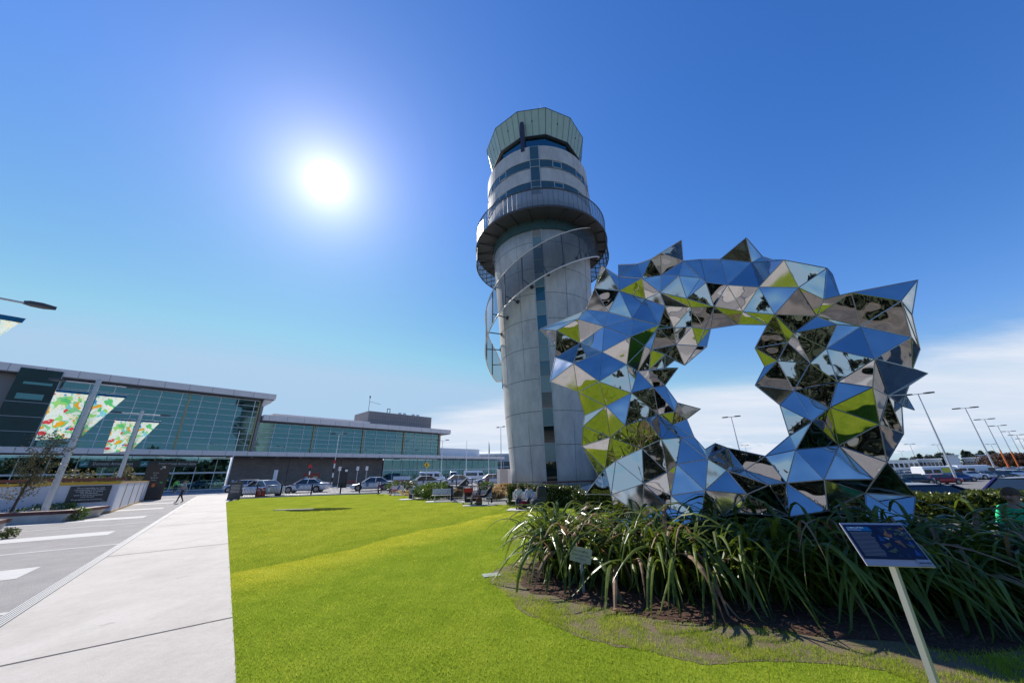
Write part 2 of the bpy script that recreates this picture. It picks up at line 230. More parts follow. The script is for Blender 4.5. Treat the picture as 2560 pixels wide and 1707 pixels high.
# ------------------------------------------------------------------ builders
class MB:
    def __init__(s): s.v = []; s.f = []; s.m = []; s.cur = 0
    def add(s, vs, fs):
        o = len(s.v); s.v += [tuple(x) for x in vs]; s.f += [tuple(i+o for i in f) for f in fs]; s.m += [s.cur]*len(fs); return s
    def box(s, c, d, rz=0, tilt=None):
        x, y, z = d[0]/2, d[1]/2, d[2]/2; vs = [Vector((a*x, b*y, e*z)) for a, b, e in ((-1,-1,-1),(1,-1,-1),(1,1,-1),(-1,1,-1),(-1,-1,1),(1,-1,1),(1,1,1),(-1,1,1))]
        m = Matrix.Rotation(rz, 3, 'Z')
        if tilt is not None: m = m @ tilt
        return s.add([m @ v + Vector(c) for v in vs], [(0,3,2,1),(4,5,6,7),(0,1,5,4),(1,2,6,5),(2,3,7,6),(3,0,4,7)])
    def hexa(s, p): return s.add(p, [(0,3,2,1),(4,5,6,7),(0,1,5,4),(1,2,6,5),(2,3,7,6),(3,0,4,7)])
    def tube(s, a, b, r0, r1=None, n=8, cap=True):
        a, b = Vector(a), Vector(b); r1 = r0 if r1 is None else r1; d = (b-a)
        if d.length < 1e-6: return s
        q = d.to_track_quat('Z', 'Y'); vs = []
        for p, r in ((a, r0), (b, r1)):
            for i in range(n): t = 2*math.pi*i/n; vs.append(p + q @ Vector((math.cos(t)*r, math.sin(t)*r, 0)))
        fs = [(i, (i+1) % n, n+(i+1) % n, n+i) for i in range(n)]
        if cap: fs += [tuple(range(n-1, -1, -1)), tuple(range(n, 2*n))]
        return s.add(vs, fs)
    def poly(s, pts, h=0.0):
        n = len(pts); p = [Vector(x) for x in pts]
        if h == 0: return s.add(p, [tuple(range(n))])
        vs = p + [x + Vector((0, 0, h)) for x in p]
        return s.add(vs, [tuple(range(n-1, -1, -1)), tuple(range(n, 2*n))] + [(i, (i+1) % n, n+(i+1) % n, n+i) for i in range(n)])
    def loft(s, rings, close=True, cap=True):
        n = len(rings[0]); o = []
        for r in rings: o += r
        fs = []
        for k in range(len(rings)-1):
            for i in range(n if close else n-1):
                j = (i+1) % n; fs.append((k*n+i, k*n+j, (k+1)*n+j, (k+1)*n+i))
        if cap and close: fs += [tuple(range(n-1, -1, -1)), tuple(range((len(rings)-1)*n, len(rings)*n))]
        return s.add(o, fs)
    def lathe(s, prof, n=24, c=(0, 0, 0), a0=0, a1=2*math.pi):
        full = abs(a1-a0-2*math.pi) < 1e-6; k = n if full else n+1; rings = []
        for r, z in prof: rings.append([Vector((c[0]+r*math.sin(a0+(a1-a0)*i/n), c[1]-r*math.cos(a0+(a1-a0)*i/n), c[2]+z)) for i in range(k)])
        return s.loft(rings, close=full, cap=full)
    def build(s, name, mats, parent=None, loc=None, smooth=False):
        me = bpy.data.meshes.new(name); me.from_pydata([tuple(v) for v in s.v], [], s.f)
        mats = mats if isinstance(mats, (list, tuple)) else [mats]
        for m in mats: me.materials.append(m)
        if len(mats) > 1: me.polygons.foreach_set('material_index', s.m)
        if smooth: me.polygons.foreach_set('use_smooth', [True]*len(me.polygons))
        me.update(); o = bpy.data.objects.new(name, me); COL.objects.link(o)
        if parent: o.parent = parent
        if loc is not None: o.location = loc
        return o
def pieces(mb, name, mats, parent=None, limit=100):
    """one object per connected piece of the collected mesh"""
    up = list(range(len(mb.v)))
    def find(i):
        while up[i] != i: up[i] = up[up[i]]; i = up[i]
        return i
    for f in mb.f:
        for i in f[1:]: up[find(f[0])] = find(i)
    grp = {}
    for k, f in enumerate(mb.f): grp.setdefault(find(f[0]), []).append(k)
    for fl in grp.values():
        ids = sorted({i for k in fl for i in mb.f[k]}); ix = {i: n for n, i in enumerate(ids)}; q = MB(); q.v = [mb.v[i] for i in ids]; q.f = [tuple(ix[i] for i in mb.f[k]) for k in fl]; q.m = [mb.m[k] for k in fl]; q.build(name, mats, parent)
def tag(o, label=None, cat=None, group=None, kind=None):
    if label: o['label'] = label
    if cat: o['category'] = cat
    if group: o['group'] = group
    if kind: o['kind'] = kind
    return o
def E(name, loc=(0, 0, 0), rz=0.0, label=None, cat=None, group=None):
    o = bpy.data.objects.new(name, None); COL.objects.link(o); o.location = loc; o.rotation_euler = (0, 0, rz); o.empty_display_size = .2
    return tag(o, label, cat, group)
def st(name, mb, m): return tag(mb.build(name, m), kind='structure')
CH_ = {}
def kids(o): return CH_.get(o.name) or [c for c in COL.objects if c.parent == o]
def dup(root, loc, rz=0.0, label=None, group=None, cat=None, scale=None):
    r = root.copy(); COL.objects.link(r); r.location = loc; r.rotation_euler = (0, 0, rz)
    if scale: r.scale = scale
    if label: r['label'] = label
    if group: r['group'] = group
    if cat: r['category'] = cat
    if root.name not in CH_: CH_[root.name] = [c for c in COL.objects if c.parent == root]
    for c in CH_[root.name]:
        d = c.copy(); COL.objects.link(d); d.parent = r
        if c.name not in CH_: CH_[c.name] = [g for g in COL.objects if g.parent == c]
        for g in CH_[c.name]:
            e = g.copy(); COL.objects.link(e); e.parent = d
    return r
def text(s, size, m, parent, mtx, name='lettering', align='CENTER', ext=.004, sx=1.0):
    cu = bpy.data.curves.new('t', 'FONT'); cu.body = s; cu.size = size; cu.align_x = align; cu.align_y = 'CENTER'; cu.extrude = ext; cu.resolution_u = 2
    o = bpy.data.objects.new('t', cu); COL.objects.link(o); dg = bpy.context.evaluated_depsgraph_get()
    me = bpy.data.meshes.new_from_object(o.evaluated_get(dg)); bpy.data.objects.remove(o)
    me.materials.clear(); me.materials.append(m); me.transform(mtx @ Matrix.Diagonal((sx, 1, 1, 1))); me.name = name
    t = bpy.data.objects.new(name, me); COL.objects.link(t); t.parent = parent; return t
def vface(p, right, up):   # matrix: local x->right, y->up, z-> outwards
    r = Vector(right).normalized(); u = Vector(up).normalized(); n = r.cross(u)
    m = Matrix((( r.x, u.x, n.x, p[0]), (r.y, u.y, n.y, p[1]), (r.z, u.z, n.z, p[2]), (0, 0, 0, 1))); return m
def leafcloud(mb, n, sampler, size, seed=0, asp=1.7, up=.3):
    rr = random.Random(seed)
    for i in range(n):
        p = sampler(rr); s = size*rr.uniform(.6, 1.35)
        d = Vector((rr.gauss(0, 1), rr.gauss(0, 1), rr.gauss(0, 1)+up)).normalized(); w = d.orthogonal().normalized(); w.rotate(Matrix.Rotation(rr.uniform(0, 6.3), 3, d))
        b = p + d*s*asp; q = p + d*s*asp*.5
        mb.add([p, q + w*s*.5, b, q - w*s*.5], [(0, 1, 2, 3)])
    return mb
def ell(c, r, lumps=None):
    c = Vector(c)
    def f(rr):
        while True:
            v = Vector((rr.uniform(-1, 1), rr.uniform(-1, 1), rr.uniform(-1, 1)))
            if .25 < v.length < 1:
                k = .72 + .5*noise.noise(v*1.7 + c*.37)
                v = v.normalized()*(v.length**.45)*min(1.1, k+.2); return c + Vector((v.x*r[0], v.y*r[1], v.z*r[2]))
    return f
# ================================================================== ground
PA, PN = Vector((-.6225, .7826, 0)), Vector((.7826, .6225, 0))     # along and across the path
def uv(u, v, z=0.0): return PA*u + PN*v + Vector((0, 0, z))
def sm3(a, b, x): t = max(0., min(1., (x-a)/(b-a))); return t*t*(3-2*t)
def gh(x, y):      # the car park on the right lies lower than the lawn
    r = math.hypot(x, y); a = math.degrees(math.atan2(x, y)); return -.07-1.30*sm3(18, 62, r)*sm3(24, 38, a)*(1-sm3(80, 100, a))
def terrain(name, a0, a1, na, radii, m, dz):
    mb = MB(); n = na+1
    for r in radii:
        for i in range(n): a = R_(a0+(a1-a0)*i/na); x, y = math.sin(a)*r, math.cos(a)*r; mb.v.append((x, y, gh(x, y)+dz))
    for k in range(len(radii)-1):
        for i in range(na): mb.f.append((k*n+i, k*n+i+1, (k+1)*n+i+1, (k+1)*n+i)); mb.m.append(0)
    return st(name, mb, m)
terrain('ground', 0, 360, 120, [.01, 5, 10, 14, 17, 20, 24, 28, 33, 40, 48, 56, 66, 80, 110, 160, 250, 450, 900, 3000], M['ground'], 0)
def gpt(px, py):
    d = ray(px, py); d.normalize(); t = 5.0
    while t < 900 and CH+d.z*t > gh(d.x*t, d.y*t)+.03: t += .25
    return Vector((d.x*t, d.y*t, gh(d.x*t, d.y*t)+.03))
terrain('car_park', 29, 95, 66, [11, 14, 17, 20, 24, 28, 33, 40, 48, 56, 66, 80, 110, 160, 235], M['asph'], .03)
st('taxi_road', MB().poly([gp(300, 1262, -.03), gp(560, 1245.5, -.03), gp(700, 1238.5, -.03), gp(960, 1229.5, -.03), (-2, 37, -.03), (10, 44, -.03), (60, 150, -.03), (-20, 190, -.03), (-120, 84, -.03), (-70, 40, -.03)]), M['road'])
lawn_pts = [uv(-6, .48), uv(38.5, .48), gp(600, 1246.5), gp(700, 1242), gp(850, 1236.5), gp(950, 1234), gp(1010, 1238), gp(1060, 1246), gp(1140, 1256), gp(1230, 1260), Vector((.3, 21.6, 0)), Vector((5, 20.5, 0)), Vector((9, 17, 0)), Vector((8.3, 9.8, 0)), Vector((13, 7.2, 0)), Vector((13, -3.5, 0)), Vector((4, -6, 0))]
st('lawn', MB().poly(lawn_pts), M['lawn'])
st('courtyard_paving', MB().poly([(-30, -60, -.012), (60, -60, -.012), (60, 3, -.012), (13, 4, -.012), (13, -3.4, -.012), (4, -5.9, -.012)]), mat('tan_paving', (.045, .045, .042), .8, col2=(.24, .20, .16), vscale=.10))
PT = 38.6
st('plaza', MB().poly([uv(-8, -2.15, -.008), uv(-8, -40, -.008), uv(62, -60, -.008), uv(62, -2.15, -.008)]), M['plaza'])
st('path', MB().poly([uv(-8, -2.15, -.002), uv(58, -2.15, -.002), uv(56, 2.2, -.002), uv(PT, .48, -.002), uv(-8, .48, -.002)]), M['path'])
jb = MB()
for k in range(0, 6): u = 6.98+7.45*k; jb.poly([uv(u, -2.0, .001), uv(u+.035, -2.0, .001), uv(u+.035, .48, .001), uv(u, .48, .001)])
st('path_joints', jb, M['joint'])
bb = MB()
for k in range(-1, 6):
    u = 12.72+7.45*k; bb.poly([uv(u, -2.93, -.003), uv(u, -30, -.003), uv(u+1.32, -30, -.003), uv(u+1.32, -2.93, -.003)])
    u = 16.95+7.45*k; bb.poly([uv(u, -2.15, -.003), uv(u, -30, -.003), uv(u+.16, -30, -.003), uv(u+.16, -2.15, -.003)])
st('plaza_bands', bb, M['band'])
gr = MB()
for k in range(5): v = -2.15+k*.036; gr.poly([uv(-8, v, .004), uv(50, v, .004), uv(50, v+.022, .004), uv(-8, v+.022, .004)])
st('drain_channel', MB().poly([uv(-8, -2.16, .001), uv(50, -2.16, .001), uv(50, -1.97, .001), uv(-8, -1.97, .001)]), M['joint'])
tag(gr.build('drain_grate', M['grate']), 'long slotted metal drain grate between pale path and speckled plaza', 'drain')
def jitter(pts, amp, per=5):
    out = []; n = len(pts)
    for i in range(n):
        a, b = pts[i], pts[(i+1) % n]
        for k in range(per):
            p = a.lerp(b, k/per); w = noise.noise_vector(p*2.3)*amp + noise.noise_vector(p*9)*amp*.35; out.append(Vector((p.x+w.x, p.y+w.y, p.z)))
    return out
bed = [gp(*p, .004) for p in [(1294, 1402), (1213, 1438), (1254, 1476), (1287, 1513), (1388, 1566), (1469, 1593), (1553, 1613), (1670, 1640), (1771, 1654), (1900, 1648), (2054, 1656), (2202, 1672), (2290, 1707)]] + [Vector((3.6, 3.2, .004)), Vector((6.5, 4.0, .004)), Vector((9, 8, .004)), Vector((6, 9.5, .004)), Vector((1, 10, .004))]
st('hedge_soil', MB().poly([pol(36, 9.0, -.02), pol(44, 9.4, -.02), pol(48.5, 10.6, -.02), pol(66, 10.6, -.02), pol(66, 14, -.02), pol(36, 14, -.02)]), M['mulch'])
st('dry_soil_bed', MB().poly(jitter(bed, .09, 6)), M['soil'])
mul = [gp(*p, .009) for p in [(1300, 1455), (1334, 1478), (1420, 1500), (1502, 1520), (1600, 1540), (1670, 1552), (1790, 1560), (1900, 1568), (2050, 1590), (2250, 1600), (2420, 1640)]] + [Vector((6.2, 4.6, .009)), Vector((8, 7.5, .009)), Vector((5.5, 9, .009)), Vector((1.2, 9.3, .009)), Vector((.2, 8.2, .009))]
st('bark_mulch', MB().poly(jitter(mul, .10, 6)), M['mulch'])
# kerb of the taxi road and the pale footpath edge of the lawn
kb = MB(); kp = [gp(585, 1246), gp(700, 1240.5), gp(850, 1235), gp(950, 1231.5)]
for a, b in zip(kp, kp[1:]):
    d = (b-a).normalized(); n = Vector((-d.y, d.x, 0))*.5; kb.hexa([a+Vector((0,0,-.05)), b+Vector((0,0,-.05)), b+n+Vector((0,0,-.05)), a+n+Vector((0,0,-.05)), a+Vector((0,0,.05)), b+Vector((0,0,.05)), b+n+Vector((0,0,.05)), a+n+Vector((0,0,.05))])
st('kerb', kb, M['band'])
# mown blades where the turf is near enough to show them
def inside(p, poly):
    c = False; n = len(poly); j = n-1
    for i in range(n):
        a, b = poly[i], poly[j]
        if (a.y > p[1]) != (b.y > p[1]) and p[0] < (b.x-a.x)*(p[1]-a.y)/(b.y-a.y)+a.x: c = not c
        j = i
    return c
def blades(name, n, hgt, wid, ymax, label, m, region, avoid, seed, dens=None):
    rng = np.random.RandomState(seed); vs = []; k = 0
    while k < n:
        a = rng.uniform(-R_(50), R_(62)); r = 2.0 + (ymax-2.0)*rng.rand()**1.9
        x, y = math.sin(a)*r, math.cos(a)*r
        if not inside((x+rng.normal(0, .012), y+rng.normal(0, .012)), region) or (avoid and inside((x+rng.normal(0, .05), y+rng.normal(0, .05)), avoid)): continue
        if dens and (noise.noise(Vector((x*1.4, y*1.4, 3)))+.6*noise.noise(Vector((x*6, y*6, 1)))+.35 < rng.rand()*1.1): continue
        t = rng.uniform(0, 6.28); h = hgt*rng.uniform(.6, 1.3); w = wid*rng.uniform(.7, 1.3)*(1+r*.10); dx, dy = math.cos(t)*w, math.sin(t)*w
        lx, ly = rng.normal(0, h*.45), rng.normal(0, h*.45)
        vs.append(((x-dx, y-dy, 0), (x+dx, y+dy, 0), (x+lx, y+ly, h))); k += 1
    va = np.array(vs, dtype=np.float32).reshape(-1, 3); me = bpy.data.meshes.new(name); nt_ = len(vs)
    me.vertices.add(nt_*3); me.vertices.foreach_set('co', va.ravel()); me.loops.add(nt_*3); me.loops.foreach_set('vertex_index', np.arange(nt_*3, dtype=np.int32))
    me.polygons.add(nt_); me.polygons.foreach_set('loop_start', np.arange(0, nt_*3, 3, dtype=np.int32)); me.polygons.foreach_set('loop_total', np.full(nt_, 3, dtype=np.int32)); me.materials.append(m); me.update(); me.validate()
    o = bpy.data.objects.new(name, me); COL.objects.link(o); return tag(o, label, 'grass', kind='stuff')
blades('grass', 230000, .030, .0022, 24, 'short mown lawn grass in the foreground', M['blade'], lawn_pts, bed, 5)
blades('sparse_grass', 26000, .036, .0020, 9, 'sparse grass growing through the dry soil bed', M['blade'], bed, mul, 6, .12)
# bark chips and dead leaf litter on the bed
ch = MB(); rr = random.Random(9)
for i in range(2600):
    a = R_(rr.uniform(0, 58)); r = rr.uniform(4.0, 7.4); x, y = math.sin(a)*r, math.cos(a)*r
    if inside((x, y), mul): ch.box((x, y, .015), (rr.uniform(.02, .07), rr.uniform(.008, .02), .008), rr.uniform(0, 3.1), Matrix.Rotation(rr.uniform(-.4, .4), 3, 'X'))
tag(ch.build('bark_chips', mat('bark_chip', (.10, .05, .03), .9, var=.5, vscale=3)), 'reddish bark chips littering the bed under the flax', 'bark chips', kind='stuff')
# ================================================================== terminal building
TU, TN = Vector((.6846, .7289, 0)), Vector((.7289, -.6846, 0)); TO = Vector((-61.96, 58.19, 0))
TB = E('terminal_building', TO, math.atan2(TU.y, TU.x), 'long two storey airport terminal with teal glass walls and wide grey eaves', 'building')
# local frame of the terminal: x = along the facade, y = away from the camera, z up
def tb(name, mb, m, parent=TB): return mb.build(name, m, parent)
def TP(s, d, z): return TO + TU*s + TN*d + Vector((0, 0, z))
SL = -58
# roofs
def roof(name, s0, s1, z0, z1, over, endo, depth):
    mb = MB(); mb.cur = 0
    mb.hexa([(s0, -over, z0), (s1+endo, -over, z0), (s1+endo, depth, z0), (s0, depth, z0), (s0, -over, z1), (s1+endo, -over, z1), (s1+endo, depth, z1), (s0, depth, z1)])
    r = tb(name, mb, M['fascia'])
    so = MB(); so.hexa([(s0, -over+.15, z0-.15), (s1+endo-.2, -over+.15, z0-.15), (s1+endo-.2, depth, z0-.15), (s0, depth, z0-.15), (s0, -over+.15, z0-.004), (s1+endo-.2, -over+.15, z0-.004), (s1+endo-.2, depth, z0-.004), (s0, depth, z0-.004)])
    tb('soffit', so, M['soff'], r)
    j = MB(); n = int((s1+endo-s0)/3.2)
    for i in range(n): j.box((s0+i*3.2+1, -over-.004, (z0+z1)/2), (.035, .02, z1-z0-.02))
    pieces(j, 'panel_joint', M['dgrey'], r); return r
roof('upper_roof', SL, 15.3, 16.75, 17.85, 1.6, 1.9, 26)
roof('lower_roof', 15.9, 59.2, 12.55, 13.65, 1.4, 2.8, 26)
sf = MB(); sf.hexa([(15.32, .2, 15.0), (15.34, .2, 15.0), (15.34, 25, 15.0), (15.32, 25, 15.0), (15.32, -1.4, 16.58), (17.0, -1.4, 16.58), (17.0, 25, 16.58), (15.32, 25, 16.58)]); tb('sloped_soffit', sf, M['whitem'])
# solid end walls
pieces(MB().box((15.45, 12.5, 11.6), (.5, 25.0, 10.2)).box((15.45, -.02, 11.5), (.5, .5, 10.4)), 'end_wall', M['cladd'], TB)
tb('far_end_wall', MB().box((59.3, 12.5, 9.5), (.4, 25, 6.0)), M['cladd'])
tb('cladding', MB().box(((SL-14.4)/2, .1, 11.65), (-14.4-SL, .4, 10.2)), M['cladd'])
cj = MB()
for s in (-19.5, -25, -30.5, -36, -41.5, -47): cj.box((s, -.12, 11.7), (.07, .04, 10.1))
cj.box(((SL-14.4)/2, -.12, 11.6), (-14.4-SL-.1, .03, .04)); pieces(cj, 'cladding_trim', M['mull'], TB)
# glazing
GZ0 = 6.62
gl = MB(); gl.hexa([(-10.4, 0, GZ0), (15.1, 0, GZ0), (15.1, .03, GZ0), (-10.4, .03, GZ0), (-10.4, 0, 16.4), (15.1, 0, 16.4), (15.1, .03, 16.4), (-10.4, .03, 16.4)])
tb('tall_glazing', gl, M['tglass'])
gl = MB(); gl.box(((15.7+59)/2, .015, (GZ0+12.3)/2), (59-15.7, .03, 12.3-GZ0)); tb('long_glazing', gl, M['tglass'])
mu = MB()
s = -7.6
while s < 15: mu.box((s, -.05, (GZ0+16.4)/2), (.10, .14, 16.4-GZ0)); s += 2.72
for k in range(10): mu.box((2.35, -.045, GZ0+.05+k*1.08), (25.5, .10, .08))
mu.box((2.35, -.08, 16.42), (25.5, .2, .14)); tb('tall_mullions', mu, M['mull'])
mu = MB(); s = 15.7+2.72
while s < 59: mu.box((s, -.05, (GZ0+12.3)/2), (.09, .14, 12.3-GZ0)); s += 2.72
for k in range(7): mu.box((37.35, -.045, GZ0+.05+k*.925), (43.3, .10, .075))
tb('long_mullions', mu, M['mull'])
for s, zt in ((4.3, 16.4), (14.95, 16.4), (25.9, 12.3), (36.9, 12.3), (47.8, 12.3), (58.9, 12.3)): tb('ochre_column', MB().box((s, -.10, (GZ0+zt)/2), (.22, .30, zt-GZ0)), M['ycol'])
# stair tower of dark glass
sb = MB(); sb.box((-12.45, -.9, 11.7), (3.9, 1.7, 11.4)); stt = tb('stair_tower', sb, mat('stair_glass_skin', (.004, .032, .034), .06, var=.4, vscale=.4, spec=.28))
sl_ = MB()
for z in (8.6, 10.6, 12.6): sl_.box((-12.45, -1.765, z), (3.9, .02, .05))
sl_.box((-10.48, -.9, 11.7), (.06, 1.74, 11.45)); tb('stair_trim', sl_, M['frame'], stt)
pieces(MB().box((-12.3, -1.77, 15.3), (2.6, .03, .35)).box((-12.5, -1.77, 13.4), (2.4, .03, .8)), 'stair_landing', mat('pale_teal_landing', (.10, .30, .29), .3), stt)
# interior: floors, back wall, lift shaft, counters (seen through the glass)
it = MB(); it.box((0.5, 6, GZ0-.15), (117, 12, .2)); it.box((-20, 6, 16.5), (74, 12, .1)); it.box((37, 6, 12.38), (43, 12, .1)); pieces(it, 'interior_slab', M['innerd'], TB)
iw = MB(); iw.box((0.5, 11.8, 9.3), (117, .3, 5.4)); iw.box((-20, 11.8, 14), (70, .3, 4.6)); pieces(iw, 'back_wall', mat('interior_back_wall', (.20, .22, .22), .8, var=.5, vscale=.25), TB)
bx = MB()
for s, w, h, d in ((7.5, 3.6, 3.2, 5), (12.6, 1.0, 5, 4), (20, 5.0, 4.2, 6), (27.2, 3.5, 4.5, 7), (31.5, 1.2, 5.5, 5), (44, 2.6, 4.6, 5), (52, 2.2, 5, 6), (-3, 6, 4.5, 7), (-8, 2, 7, 4)): bx.box((s, d, GZ0+h/2), (w, 2.4, h))
pieces(bx, 'interior_room', M['inner'], TB)
ic = MB()
for i in range(18): ic.tube((-9+i*4, 2.6, GZ0), (-9+i*4, 2.6, 12.3), .16)
pieces(ic, 'interior_column', M['inner'], TB)
# first floor band / canopy
ba = MB(); ba.box(((SL+83)/2, -.7, 6.12), (83-SL, 3.6, .78)); bd = tb('canopy_band', ba, M['fascia'])
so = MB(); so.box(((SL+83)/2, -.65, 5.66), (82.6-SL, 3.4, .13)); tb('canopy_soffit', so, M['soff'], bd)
j = MB()
for i in range(44): j.box((SL+1+i*3.25, -2.504, 6.12), (.035, .02, .76))
pieces(j, 'panel_joint', M['dgrey'], bd)
dl = MB()
for i in range(26): dl.tube((-26+i*4.15, -1.4, 5.595), (-26+i*4.15, -1.4, 5.5), .22, .26, 10)
pieces(dl, 'canopy_downlight', M['whitem'], bd)
ct = MB(); ct.hexa([(60, 1.2, 4.35), (75, 1.2, 5.5), (75, 8, 5.5), (60, 8, 4.35), (60, 1.0, 5.55), (82, 1.0, 5.55), (82, 8, 5.55), (60, 8, 5.55)]); tb('sloped_canopy', ct, M['soff'])
# ground floor
tb('block_wall', MB().box((28, .9, 2.8), (30, .6, 5.6)), M['gwall'])
pieces(MB().box((22.5, .58, 2.8), (.06, .03, 5.5)).box((33, .58, 2.8), (.06, .03, 5.5)), 'block_wall_joint', M['dark'], TB)
def shop(s0, s1, step, name, hz=(2.9,)):
    g = MB(); g.box(((s0+s1)/2, .7, 2.8), (s1-s0, .03, 5.5)); p = tb(name, g, M['shopglass'])
    m = MB(); s = s0
    while s <= s1+.01: m.box((s, .66, 2.8), (.10, .16, 5.5)); s += step
    for z in hz: m.box(((s0+s1)/2, .64, z), (s1-s0, .2, .26))
    m.box(((s0+s1)/2, .64, .08), (s1-s0, .2, .16)); tb('frame', m, M['mull'], p); return p
shop(SL, 12.6, 2.75, 'entrance_glazing'); shop(43.4, 83, 2.4, 'shop_glazing')
gi = MB(); gi.box((-22, 10, 2.8), (72, .3, 5.6)); gi.box((64, 9, 2.8), (42, .3, 5.6)); pieces(gi, 'ground_back_wall', M['innerd'], TB)
gi = MB()
for i in range(26):
    s = -34+i*4.6+random.uniform(-1, 1)
    if 12 < s < 43: continue
    gi.cur = random.choice([0, 0, 1, 2, 3]); hh = random.uniform(1, 3.2); gi.box((s, random.uniform(2.5, 8), hh/2), (random.uniform(.8, 2.4), .6, hh))
pieces(gi, 'interior_display', [M['inner'], M['orange'], M['tealb'], M['dgrey']], TB)
gf = MB(); gf.box((-22, 5.5, .01), (72, 9.5, .02)); gf.box((64, 5, .01), (42, 8.5, .02)); pieces(gf, 'ground_floor', mat('polished_floor', (.3, .29, .27), .2), TB)
# arrival sign over the doors
sg = MB(); sg.box((1.3, .2, 4.40), (13.4, .35, .98)); sgo = tb('arrival_sign', sg, M['signd'])
def tface(s, d, z): return vface((s, d, z), (1, 0, 0), (0, 0, 1))
for s, tx_, w in ((-2.0, 'Domestic Arrival Gates', 8), (5.2, 'International Arrival Gates', 8)):
    sc_ = .50 if s < 0 else .46
    lt = text(tx_, .62, M['ink'], TB, tface(s+(-.05 if s < 0 else .25), .012, 4.40), ext=.01, sx=.72); lt.parent = sgo
for s in (-5.05, 1.35):
    tb('plane_symbol', MB().box((s, .01, 4.40), (.85, .04, .82)), M['tealsign'], sgo)
    pl = MB(); pl.poly([(s-.34, -.02, 4.30), (s-.1, -.02, 4.36), (s+.12, -.02, 4.62), (s+.2, -.02, 4.62), (s+.08, -.02, 4.38), (s+.34, -.02, 4.40), (s+.34, -.02, 4.32), (s+.02, -.02, 4.27), (s-.2, -.02, 4.16), (s-.3, -.02, 4.2)]); tb('plane_mark', pl, M['ink'], sgo)
# rooftop plant room
pr_ = MB(); pr_.box((51, 12, 15.9), (20, 9, 4.6)); tb('plant_room', pr_, M['cladd'])
pj = MB()
for i in range(26): pj.box((41.4+i*.76, 7.48, 15.9), (.03, .03, 4.5))
for z in (14.6, 15.8, 17): pj.box((51, 7.48, z), (20, .03, .03))
tb('plant_room_joint', pj, M['dgrey'])
lr = MB(); lr.box((30, 9, 14.3), (22, 6, 1.6)); tb('roof_screen', lr, M['fascia'])
vt = MB()
for s in (51.5, 53, 56, 57.6): vt.tube((s, 10, 18.2), (s, 10, 19.0), .5, .5, 10)
pieces(vt, 'roof_vent', M['whitem'], TB)
an = MB(); an.tube((41.5, 9, 18.2), (41.5, 9, 22), .06); an.tube((41.5, 9, 21), (44.8, 9, 20.6), .04); an.tube((41.5, 9, 22), (41.5, 9, 22.6), .18); an.tube((47, 9, 18.2), (47, 9, 19.6), .1); an.tube((47.8, 9, 18.2), (47.8, 9, 19.6), .1); an.tube((47, 9, 19.6), (47.8, 9, 19.6), .1); tb('roof_aerial', an, M['dgrey'])
tb('white_annex', MB().box((67, 4, 7.6), (15.5, 7, 2.2)), M['whitem'])
# hangar / pier behind
def pxy(x, y, r, z=0): a = azel(x, y)[0]; return pol(a, r, z)
hb = E('pier_building', pxy(1240, 1160, 150), 0, 'long pale pier building with white roof behind the taxi rank', 'building')
m = MB(); m.box((8, 6, 3), (64, 12, 6)); m.build('lower_wall', M['teal'], hb)
m = MB(); m.box((8, 5, 7.2), (64, 13, 2.6)); m.build('wall', M['bluew'], hb)
m = MB(); m.hexa([(-24, -2, 8.5), (40, -2, 8.5), (40, 14, 10.2), (-24, 14, 10.2), (-24, -2, 9.0), (40, -2, 9.0), (40, 14, 10.7), (-24, 14, 10.7)]); m.build('roof', M['roofw'], hb)
m = MB()
for i in range(22): m.box((-23+i*2.9, -.06, 3), (.2, .1, 6))
m.box((8, -.3, 3.9), (64, .5, .25)); m.build('column', M['mull'], hb)
# ================================================================== control tower
TD = 34.0; TAZ = R_(6.15); TC = Vector((math.sin(TAZ)*TD, math.cos(TAZ)*TD, 0))
CT = E('control_tower', TC, -TAZ, 'tall round raw concrete airport control tower with green glazed cab', 'control tower')
def pt(th, r, z): a = R_(th); return Vector((math.sin(a)*r, -math.cos(a)*r, z))
def rad(z): return float(np.interp(z, [0, 7.3, 17, 24.5, 26.5, 27.5, 35.2], [3.9, 4.53, 5.02, 5.5, 5.62, 6.2, 6.22]))
prof = [(rad(z), z) for z in (0, 2, 4, 7.3, 10, 13, 17, 20, 22.5, 24.7)]
MB().lathe(prof, 64).build('shaft', M['conc'], CT, smooth=True)
jn = MB(); levels = [1.0, 3.85, 6.62, 9.45, 12.35, 15.1, 17.7, 20.4, 23.3]
for z in levels: jn.lathe([(rad(z)-.02, z-.02), (rad(z)+.006, z-.02), (rad(z)+.006, z+.02), (rad(z)-.02, z+.02)], 64)
for th in (-166, -128, -92, -56, -27, 26, 58, 94, 130):
    zz = [0.3, 5, 10, 15, 20, 24.6]
    for a, b in zip(zz, zz[1:]): jn.tube(pt(th, rad(a)+.0, a), pt(th, rad(b)+.0, b), .012, n=4, cap=False)
jn.build('casting_joint', M['dgrey'], CT)
